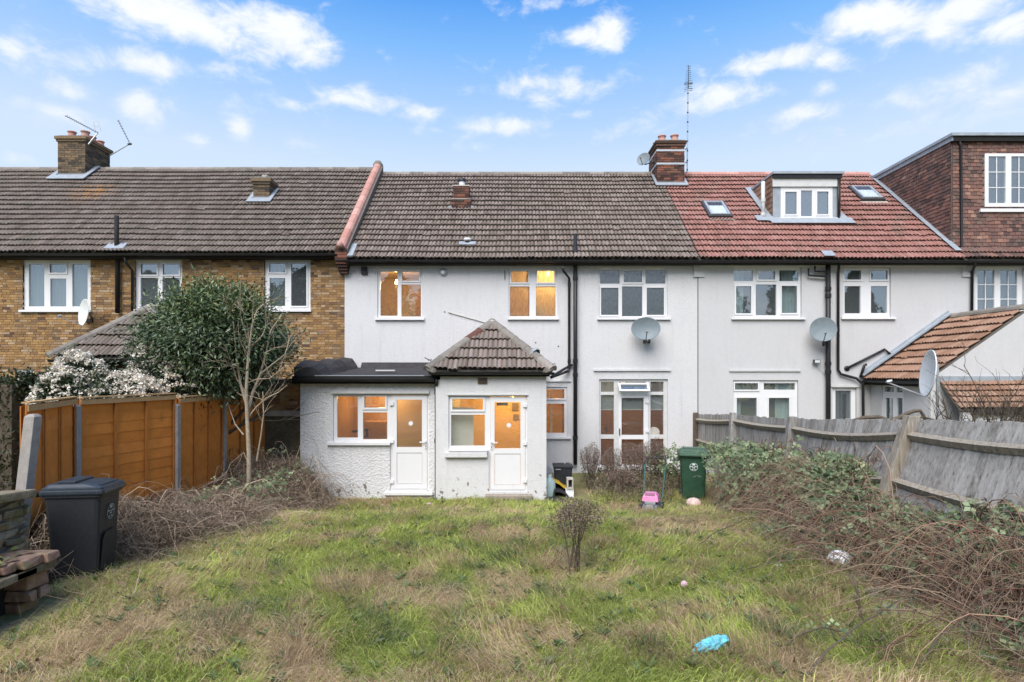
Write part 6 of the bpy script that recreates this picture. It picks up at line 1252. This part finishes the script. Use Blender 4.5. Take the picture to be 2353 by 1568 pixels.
def leaf_trios(c, up_, size, cols, jit=.2):
    """three leaflets per leaf"""
    n = len(c); a = rng.random(n)*2*np.pi; parts = []; base = palette(n, cols, jit); nr = unit(up_ + rng.normal(0, .45, (n, 3))); e1 = unit(np.cross(nr, np.array([.3, .9, .1]))); e2 = np.cross(nr, e1)
    for k in (-1, 0, 1):
        b = a + k*1.25; d = e1*np.cos(b)[:, None] + e2*np.sin(b)[:, None]; d = unit(d - np.array([0, 0, .25])); L = size*(.8 + .5*rng.random(n))*(1.15 if k == 0 else 1)
        V, T = leaves_np(c + d*.012, d, nr, L, L*.72, .12); parts.append((V, T, rep(base*(1 + .1*rng.normal(0, 1, (n, 1))), 4)))
    return join(parts)
GRN = [(.06, .095, .04), (.11, .155, .07), (.16, .215, .11), (.22, .28, .155), (.26, .27, .13)]
x, y = scatter_r(9000); patch = fbm(x*1.3 + 5, y*1.3 + 9, 3); d_ = y + CD; keep = rng.random(len(x)) < np.clip((patch - .42)*5, .04, 1)*np.clip(.35 + (d_ - 6)/5, .3, 1); x, y = x[keep], y[keep]; n = len(x)
c = np.stack([x, y, hz(x, y) + top_r(x, y)*(.35 + .75*rng.random(n)**.5)], -1); c[:, 0] = np.minimum(c[:, 0], 4.98 - .12*np.clip(2.1 - c[:, 2], 0, 3)*(c[:, 1] < -6))
A3 = leaf_trios(c, np.array([-.25, -.35, .8]), .042 + .03*rng.random(n), GRN)
# near clumps at the right edge and over the fence foot, and the arch by the green bin
cl_ = []
for (u, v, d, nn, sp) in ((2290, 1200, 6.1, 150, .24), (2330, 1240, 5.8, 130, .22), (2180, 1115, 7.2, 60, .2), (1730, 1050, 10.2, 160, .3), (1800, 1085, 9.6, 220, .32), (1710, 1100, 10.6, 180, .24), (1880, 1120, 8.9, 160, .3), (1760, 1130, 9.8, 200, .3), (1960, 1175, 7.9, 110, .25), (2080, 1190, 7.2, 70, .22), (1556, 1045, 13.3, 110, .2), (1535, 1075, 13.4, 120, .18), (1680, 1030, 12.0, 130, .2), (1670, 1060, 11.8, 150, .2), (1640, 1035, 13.4, 90, .18), (1850, 1040, 10.0, 60, .2)):
    q = np.array(P(u, v, d - CD)); cl_.append(q + rng.normal(0, 1, (nn, 3))*np.array([sp, sp*.8, sp*.5]))
c = np.concatenate(cl_); c = c[c[:, 0] < 5.02]; A4 = leaf_trios(c, np.array([-.2, -.45, .8]), .04 + .03*rng.random(len(c)), GRN)
V, T, C = join([A3, A4]); o = mesh_np('bramble_leaves', V, T, 'leaf', None, C); tag(o, 'green bramble leaves on the thicket along the grey fence', 'brambles', kind='stuff')
# left-hand thicket of dead stems
def top_l(x, y):
    d = y + CD; e = np.clip((-3.55 - .28*(9.3 - np.clip(d, 6, 9.3))*.6 - x + .2*np.sin(y*2.3))/.8, 0, 1); return e*(.34 + .28*np.exp(-((d - 7.2)/1.1)**2) + .55*np.clip((d - 10.2)/1.6, 0, 1)*np.clip((13 - d)/.6, 0, 1) + .1*np.sin(y*2.7))
def scatter_l(n):
    x = -5.62 + 2.5*rng.random(n*3); y = -10.6 + 7.3*rng.random(n*3); ok = ~((np.abs(x + 4.69) < .4) & (np.abs(y + 9.6) < .4)) & ~((np.abs(CU + x*F/(y + CD) - 185) < 115) & (y < -9.4) & (rng.random(n*3) < .93)) & ~((x < -4.3) & (y < -10.2)); k = (rng.random(n*3) < top_l(x, y)*1.6 + .01) & ok; return x[k][:n], y[k][:n]
DRY = [(.12, .09, .065), (.2, .15, .108), (.29, .225, .165), (.4, .32, .24), (.2, .13, .092)]
x, y = scatter_l(1200); Pl, B1 = canes(len(x), x, y, top_l(x, y), (.3, 1.1), DRY, (.0028, .0055))
x, y = scatter_l(17000); n = len(x); z = hz(x, y) + top_l(x, y)*rng.random(n)**.6; dd = rdir(n)*np.array([1, 1, .55]); Ls = .1 + .28*rng.random(n); Pt = np.stack([x, y, z], -1)[:, None, :] + dd[:, None, :]*Ls[:, None, None]*tt + np.cumsum(rng.normal(0, .012, (n, 4, 3)), 1)
V, T = tubes_np(Pt, np.full((n, 4), .0026), 3); B2 = (V, T, rep(palette(n, DRY), 12))
x, y = scatter_l(7000); n = len(x); c = np.stack([x, y, hz(x, y) + top_l(x, y)*rng.random(n)**.5], -1); V, T = leaves_np(c, rdir(n), rdir(n, .6), .03 + .03*rng.random(n), .015 + .015*rng.random(n), .35); B3 = (V, T, rep(palette(n, [(.15, .105, .07), (.25, .18, .12), (.33, .245, .175)]), 4))
x, y = scatter_l(90); Pk, B4 = canes(len(x), x, y, top_l(x, y)*1.2, (.4, 1.3), [(.2, .15, .1), (.45, .36, .26), (.3, .22, .15)], (.005, .01), 9)
V, T, C = join([B1, B2, B3, B4]); fx = -5.62 + .02*rng.random(len(V)); V[:, 0] = np.maximum(V[:, 0], np.where(V[:, 1] < -7.9, -5.42, fx)); inext = (V[:, 0] > ex0 - .05) & (V[:, 1] > EY - .05); V[inext, 1] = EY - .06
o = mesh_np('dead_stems', V, T, 'twig', None, C); tag(o, 'tangle of dry brown stems between the orange fence and the lawn', 'undergrowth', kind='stuff')
cl_ = []
for (u, v, d, nn, sp) in ((620, 1110, 10.6, 40, .15), (650, 1090, 11.0, 30, .14), (540, 1120, 10.0, 30, .2), (590, 1135, 9.9, 40, .2), (450, 1150, 8.9, 12, .15), (700, 1070, 11.6, 12, .14), (640, 1030, 11.8, 8, .14)): q = np.array(P(u, v, d - CD)); cl_.append(q + rng.normal(0, 1, (nn, 3))*np.array([sp, sp*.8, sp*.45]))
c = np.concatenate(cl_); V, T, C = leaf_trios(c, np.array([.2, -.45, .8]), .035 + .025*rng.random(len(c)), GRN); o = mesh_np('bramble_leaves', V, T, 'leaf', None, C); tag(o, 'scattered green bramble leaves over the dry stems by the extension', 'undergrowth', kind='stuff')
# single long canes that stand out in the foreground: each its own thing
rd = random.Random(31)
def cane(pts, r, label, lv=0, mat='bark_dark'):
    t = empty('bramble_cane', P(*pts[0][:2], pts[0][2] - CD), label, 'bramble', 'long single bramble canes'); Q3 = [P(u, v, d - CD) for u, v, d in pts]; fine_ = []
    for i in range(len(Q3)-1):
        for k in range(4): fine_.append(Q3[i].lerp(Q3[i+1], k/4) + Vector((rd.gauss(0, .004), rd.gauss(0, .004), rd.gauss(0, .005))))
    fine_.append(Q3[-1]); MB().tube(fine_, [1.5*r*(1 - .6*i/len(fine_)) for i in range(len(fine_))], 5, False).build('stem', mat, t, smooth=True)
    if lv:
        c = np.array([fine_[rd.randrange(len(fine_)//3, len(fine_))] for _ in range(lv)]) + rng.normal(0, .025, (lv, 3)); V, T, C = leaf_trios(c, np.array([-.1, -.5, .8]), np.full(lv, .04), GRN); mesh_np('leaves', V, T, 'leaf', t, C)
cane([(1980,1430,5.2),(1972,1380,5.2),(1962,1330,5.25),(1960,1315,5.3)], .011, 'thick upright dark bramble stub at the right of the lawn')
cane([(1835,1570,4.2),(1900,1500,4.4),(1960,1445,4.6),(2050,1390,5.0),(2150,1350,5.4),(2240,1325,5.8)], .0065, 'long dark cane arching from the lower right lawn into the thicket', 8)
cane([(1640,1345,6.2),(1700,1310,6.4),(1790,1290,6.6),(1880,1275,7.0),(1960,1270,7.2)], .005, 'thin cane reaching left from the thicket across the lawn edge', 6)
cane([(1790,1500,4.7),(1830,1460,4.7),(1890,1440,4.7),(1940,1452,4.8),(2000,1510,4.6),(2040,1580,4.3)], .006, 'arched dark cane over the grass at the lower right', 8)
cane([(1600,1260,7.2),(1640,1225,7.5),(1720,1190,8.0),(1790,1165,8.6)], .005, 'slim cane leaning from the thicket beside the pink ball', 4)
cane([(2100,1545,4.3),(2160,1460,4.6),(2250,1400,4.9),(2353,1370,5.1)], .0065, 'dark cane at the lower right corner rising to the right', 6)
cane([(344,1372,6.0),(370,1352,6.1),(410,1338,6.2),(462,1334,6.3)], .005, 'pale bent stem lying at the left edge of the lawn', 0, 'bark')
cane([(290,1408,5.6),(310,1360,5.8),(323,1310,5.9)], .005, 'pale upright broken stem near the black bin', 0, 'bark')

# ---- brown seed-head shrubs
def seed_shrub(loc, H, Wd, n_st, n_lf, label, cols, bare=.45, seed=1, D=None, sb=.04):
    t = empty('dried_shrub', loc, label, 'shrub', 'dried brown shrubs'); rd = random.Random(seed); D = D or Wd; x0, y0, z0 = loc; st = []
    for k in range(n_st):
        a = rd.random()*6.28; r = Wd*.5*rd.random()**.5; p0 = Vector((x0 + rd.gauss(0, sb), y0 + rd.gauss(0, sb), z0 - .03)); p1 = p0.lerp(Vector((x0 + math.cos(a)*r*.5, y0 + math.sin(a)*r*.5, z0 + H*bare)), 1); p2 = Vector((x0 + math.cos(a)*r, y0 + math.sin(a)*r, z0 + H*(.75 + .25*rd.random())))
        st.append(([p0, p0.lerp(p1, .5) + Vector((rd.gauss(0, .008), 0, 0)), p1, p1.lerp(p2, .6), p2], [.008, .007, .006, .004, .002], 1))
    branches_obj('stems', st, 'bark_dark', t, 5)
    u = rdir(n_lf); rr = rng.random(n_lf)**.4*(.75 + .5*vnoise(u[:, 0]*2.2 + 50 + seed, u[:, 2]*2.2 + u[:, 1]*2.2 + 50)); c = np.array([x0, y0, z0 + H*(bare + (1-bare)*.52)]) + u*np.array([Wd*.5, D*.5, H*(1-bare)*.55])*rr[:, None]*(1 + .15*np.sin(u[:, 0:1]*6 + seed))
    V, T = leaves_np(c, unit(u + rng.normal(0, .7, (n_lf, 3)) + np.array([0, 0, .3])), rdir(n_lf), .018 + .016*rng.random(n_lf), .009 + .008*rng.random(n_lf), .2); mesh_np('seed_heads', V, T, 'leaf', t, rep(palette(n_lf, cols), 4))
BRN = [(.07, .05, .04), (.14, .1, .075), (.21, .16, .12), (.29, .23, .18)]; PLE = [(.09, .06, .045), (.17, .115, .085), (.26, .19, .15), (.4, .33, .28)]
d0 = 6.6; xb = (1322 - CU)*d0/F; seed_shrub((xb, d0-CD, float(gh(xb, d0-CD))), .84, .6, 12, 2500, 'dark brown dried shrub on bare stems standing alone on the lawn', BRN, .56, 3, None, .07)
for (u, d, H, w, n, lb_) in ((1358, 13.7, 1.02, .6, 2300, 'pale brown dried shrub beside the black soil pipe'), (1405, 13.5, .95, .5, 2000, 'small brown dried shrub in front of the left side light of the garden door'), (1462, 13.9, 1.0, .85, 3600, 'broad pale brown dried shrub in front of the garden door'), (1508, 13.6, 1.15, .6, 2800, 'tall pale brown dried shrub right of the garden door centre'), (1430, 12.9, .6, .7, 2400, 'low dead brown shrub behind the lawn mower')):
    xx = (u - CU)*d/F; seed_shrub((xx, d-CD, 0), H, w, 18, int(n*1.7), lb_, PLE, .4, int(u))
# low weeds along the back wall, right
n = 3800; x = 1.0 + 3.6*rng.random(n); y = -3.9 + 2.9*rng.random(n); k = ~((np.abs(x*12.75/(y + CD) - gp.x) < .42) & (y < -2.8)) & ~((np.abs(x*11.5/(y + CD) - mp_.x) < .3) & (y < -4)) & ~(x < 1.75); x, y = x[k], y[k]; n = len(x)
Pw, W1 = canes(n//3, x[:n//3], y[:n//3], .22 + .2*rng.random(n//3), (.15, .5), DRY, (.0025, .004), 6)
c = np.stack([x, y, .05 + .42*rng.random(n)], -1); V, T = leaves_np(c, rdir(n, .2), rdir(n, .7), .05 + .05*rng.random(n), .015 + .02*rng.random(n)); W2 = (V, T, rep(palette(n, [(.04, .06, .025), (.08, .1, .045), (.16, .13, .08), (.22, .17, .12), (.12, .09, .06)]), 4))
V, T, C = join([W1, W2]); o = mesh_np('weeds', V, T, 'leaf', None, C); tag(o, 'low weeds and dead stems between the lawn and the garden door', 'weeds', kind='stuff')

# ---- trees at the far end of the gardens, behind the camera: the photograph shows them mirrored in the panes
def tall_tree(kind, loc, H, src=None):
    t = empty('garden_tree', loc, ('pointed conifer' if kind else 'round-crowned tree') + ' at the far garden end, seen only mirrored in the window panes', 'tree', 'mirrored conifers' if kind else 'mirrored round-crowned trees')
    if src:
        for ch in src.children: c_ = ch.copy(); COL.objects.link(c_); c_.parent = t
        return t
    x0, y0, z0 = loc; MB().tube([(x0, y0, z0), (x0+.1, y0, z0+H*.5), (x0, y0+.1, z0+H*.92)], [.24, .15, .03], 8).build('trunk', 'bark_dark', t)
    n = 6500; f = rng.random(n)**.8
    if kind: r = (1 - f)*H*.24*(.4 + .6*rng.random(n)); zz = z0 + H*(.1 + .9*f)
    else: r = H*.3*np.sqrt(np.clip(1 - (2*f - 1)**2, 0, 1))*(.5 + .5*rng.random(n)); zz = z0 + H*(.28 + .72*f)
    a = rng.random(n)*6.28; r = r*(1 + .25*np.sin(a*3 + zz*1.7)); c = np.stack([x0 + np.cos(a)*r, y0 + np.sin(a)*r, zz], -1)
    V, T = leaves_np(c, rdir(n), rdir(n, .4), .28 + .2*rng.random(n), .16 + .12*rng.random(n)); mesh_np('crown', V, T, 'leaf', t, rep(palette(n, [(.02, .03, .015), (.04, .055, .025), (.06, .065, .035)]), 4)); return t
tA = tall_tree(1, (-9, -29, .5), 11.5); tB = tall_tree(0, (-3, -31, .5), 10)
for i, (x, y) in enumerate(((4.5, -30), (9.5, -27), (15, -30), (21, -29), (-15, -28), (-21, -31), (28, -31), (-28, -30), (0.5, -33), (12, -33), (-6, -35), (-12, -34), (18, -34))): tall_tree(0 if i % 3 else 1, (x, y, .5), 10, tB if i % 3 else tA)

# ------------------------------------------------------------------ grass: one mass of blades, green and straw
def blades(n, x, y, h, lean, la, wd, cols, curl=.4):
    z = gh(x, y) - .01; d = np.stack([np.cos(la), np.sin(la)], -1); s = np.stack([-np.sin(la), np.cos(la)], -1)
    rot = rng.normal(0, .9, n); s2 = s*np.cos(rot)[:, None] + d*np.sin(rot)[:, None]
    def pt(f, w, sg):
        ang = lean*(.35 + .65*f + curl*f*f); r = h*f
        return np.stack([x + d[:, 0]*np.sin(ang)*r + sg*s2[:, 0]*w/2, y + d[:, 1]*np.sin(ang)*r + sg*s2[:, 1]*w/2, z + np.maximum(np.cos(ang), .04)*r], -1)
    V = np.stack([pt(0, wd, -1), pt(0, wd, 1), pt(.55, wd*.8, -1), pt(.55, wd*.8, 1), pt(1.0, 0, 0)], 1).reshape(-1, 3)
    i = np.arange(n)[:, None]*5; T = np.concatenate([i + np.array([[0, 1, 3]]), i + np.array([[0, 3, 2]]), i + np.array([[2, 3, 4]])])
    shade_ = np.tile(np.array([.75, .75, 1, 1, 1.08]), n)[:, None]
    return V, T, rep(cols, 5)*1.0
def lawn_pts(n, d0, d1):
    d = d0 + (d1 - d0)*rng.random(n)**.9; x = (rng.random(n)*2 - 1)*np.minimum(d*.92, 4.4 + .1*d); y = d - CD
    ok = (top_r(x, y) < .3) & (top_l(x, y) < .3) & ~((x > ex0 - .05) & (x < px1 + .05) & (y > PY - .03)) & ~((x < -4.2) & (y < -10.2)) & (y < -2.6) & ~((x > .6) & (x < 1.7) & (y > -3.75))
    ok &= ~((x > 3.6) & (x < 4.0) & (y > -11.4) & (y < -7.8) & (rng.random(n) < .45))
    return x[ok], y[ok]
parts = []
for (n0, d0, d1, ws) in ((120000, 3.9, 7.0, 1.0), (105000, 7.0, 10.0, 1.3), (70000, 10.0, 13.4, 1.6)):
    x, y = lawn_pts(n0, d0, d1); n = len(x); dry = fbm(x*.9 + 3, y*.9 + 8, 4)*.62 + fbm(x*3.1 + 60, y*3.1 + 20, 3)*.38; flow = fbm(x*.55 + 90, y*.55 + 11, 3)*9 + fbm(x*2.2 + 9, y*2.2 + 70, 2)*2.2
    tuft = fbm(x*2.6 + 33, y*2.6 + 2, 3); isdry = rng.random(n) < np.clip((dry - .525)*11 + .3, .06, .88)
    isdry |= rng.random(n) < np.clip((np.abs(x) - 2.5)*.35, 0, .6)
    g_ = ~isdry; m_ = int(g_.sum())
    gc = palette(m_, [(.3, .36, .08), (.39, .46, .11), (.47, .53, .15), (.56, .59, .21)], .22); gc *= (.75 + .5*fbm(x[g_]*1.3 + 7, y[g_]*1.3 + 50, 2))[:, None]
    parts.append(blades(m_, x[g_], y[g_], (.06 + .12*rng.random(m_))*(.65 + 1.0*tuft[g_]), .35 + .75*rng.random(m_), flow[g_] + rng.normal(0, .9, m_), (.0048 + .004*rng.random(m_))*ws, gc))
    k = int(isdry.sum()); dc = palette(k, [(.4, .3, .17), (.55, .42, .25), (.66, .52, .33), (.76, .62, .42), (.55, .39, .25)], .18)
    parts.append(blades(k, x[isdry], y[isdry], (.08 + .17*rng.random(k))*(.6 + 1.0*tuft[isdry]), .75 + .7*rng.random(k), flow[isdry] + rng.normal(0, .5, k), (.003 + .003*rng.random(k))*ws, dc, .35))
# taller tussocks of straw
for _ in range(170):
    d = 4.4 + 8*random.random()**1.2; x0 = random.uniform(-3.6, 3.4); y0 = d - CD
    if not (top_r(np.array([x0]), np.array([y0]))[0] < .2 and top_l(np.array([x0]), np.array([y0]))[0] < .2): continue
    k = 160; a = rng.random(k)*6.28; r = .16*rng.random(k)**.6; x = x0 + np.cos(a)*r; y = y0 + np.sin(a)*r; ok = (y < PY - .05); x, y, a = x[ok], y[ok], a[ok]; k = len(x); la = random.random()*6.28
    parts.append(blades(k, x, y, .12 + .2*rng.random(k), .4 + .75*rng.random(k), np.where(rng.random(k) < .6, la + rng.normal(0, .4, k), a), .003 + .0025*rng.random(k), palette(k, [(.3, .21, .13), (.45, .33, .2), (.6, .46, .3)] if random.random() < .8 else [(.08, .12, .05), (.13, .18, .085), (.2, .25, .14)], .15)))
# tall thin seed stalks
k = 420; x, y = lawn_pts(k*2, 4.2, 12.4); x, y = x[:k], y[:k]; k = len(x); parts.append(blades(k, x, y, .3 + .3*rng.random(k), .15 + .5*rng.random(k), rng.random(k)*6.28, np.full(k, .004), palette(k, [(.3, .23, .14), (.42, .34, .22)], .1), .5))
# broad weeds and dead leaves in the grass
x, y = lawn_pts(900, 4.2, 12.5); k = len(x); rep_ = 7; cx = np.repeat(np.stack([x, y, gh(x, y) + .03], -1), rep_, 0); nn = len(cx); a = rng.random(nn)*6.28; d = unit(np.stack([np.cos(a), np.sin(a), .5 + .5*rng.random(nn)], -1)); V, T = leaves_np(cx, d, unit(np.array([0, 0, 1.]) + rng.normal(0, .2, (nn, 3))), .05 + .08*rng.random(nn), .02 + .025*rng.random(nn)); parts.append((V, T, rep(np.repeat(palette(k, [(.1, .15, .06), (.17, .23, .1), (.2, .22, .13)]), rep_, 0), 4)))
x, y = lawn_pts(2600, 4.2, 12.8); k = len(x); c = np.stack([x, y, gh(x, y) + .04 + .05*rng.random(k)], -1); V, T = leaves_np(c, rdir(k), rdir(k, 1.2), .03 + .03*rng.random(k), .02 + .02*rng.random(k), .4); parts.append((V, T, rep(palette(k, [(.16, .09, .05), (.3, .2, .11), (.45, .33, .2)]), 4)))
V, T, C = join(parts)
o = mesh_np('grass', V, T, 'grass_blade', None, C); tag(o, 'overgrown lawn of green grass and pale straw tussocks', 'grass', kind='stuff')
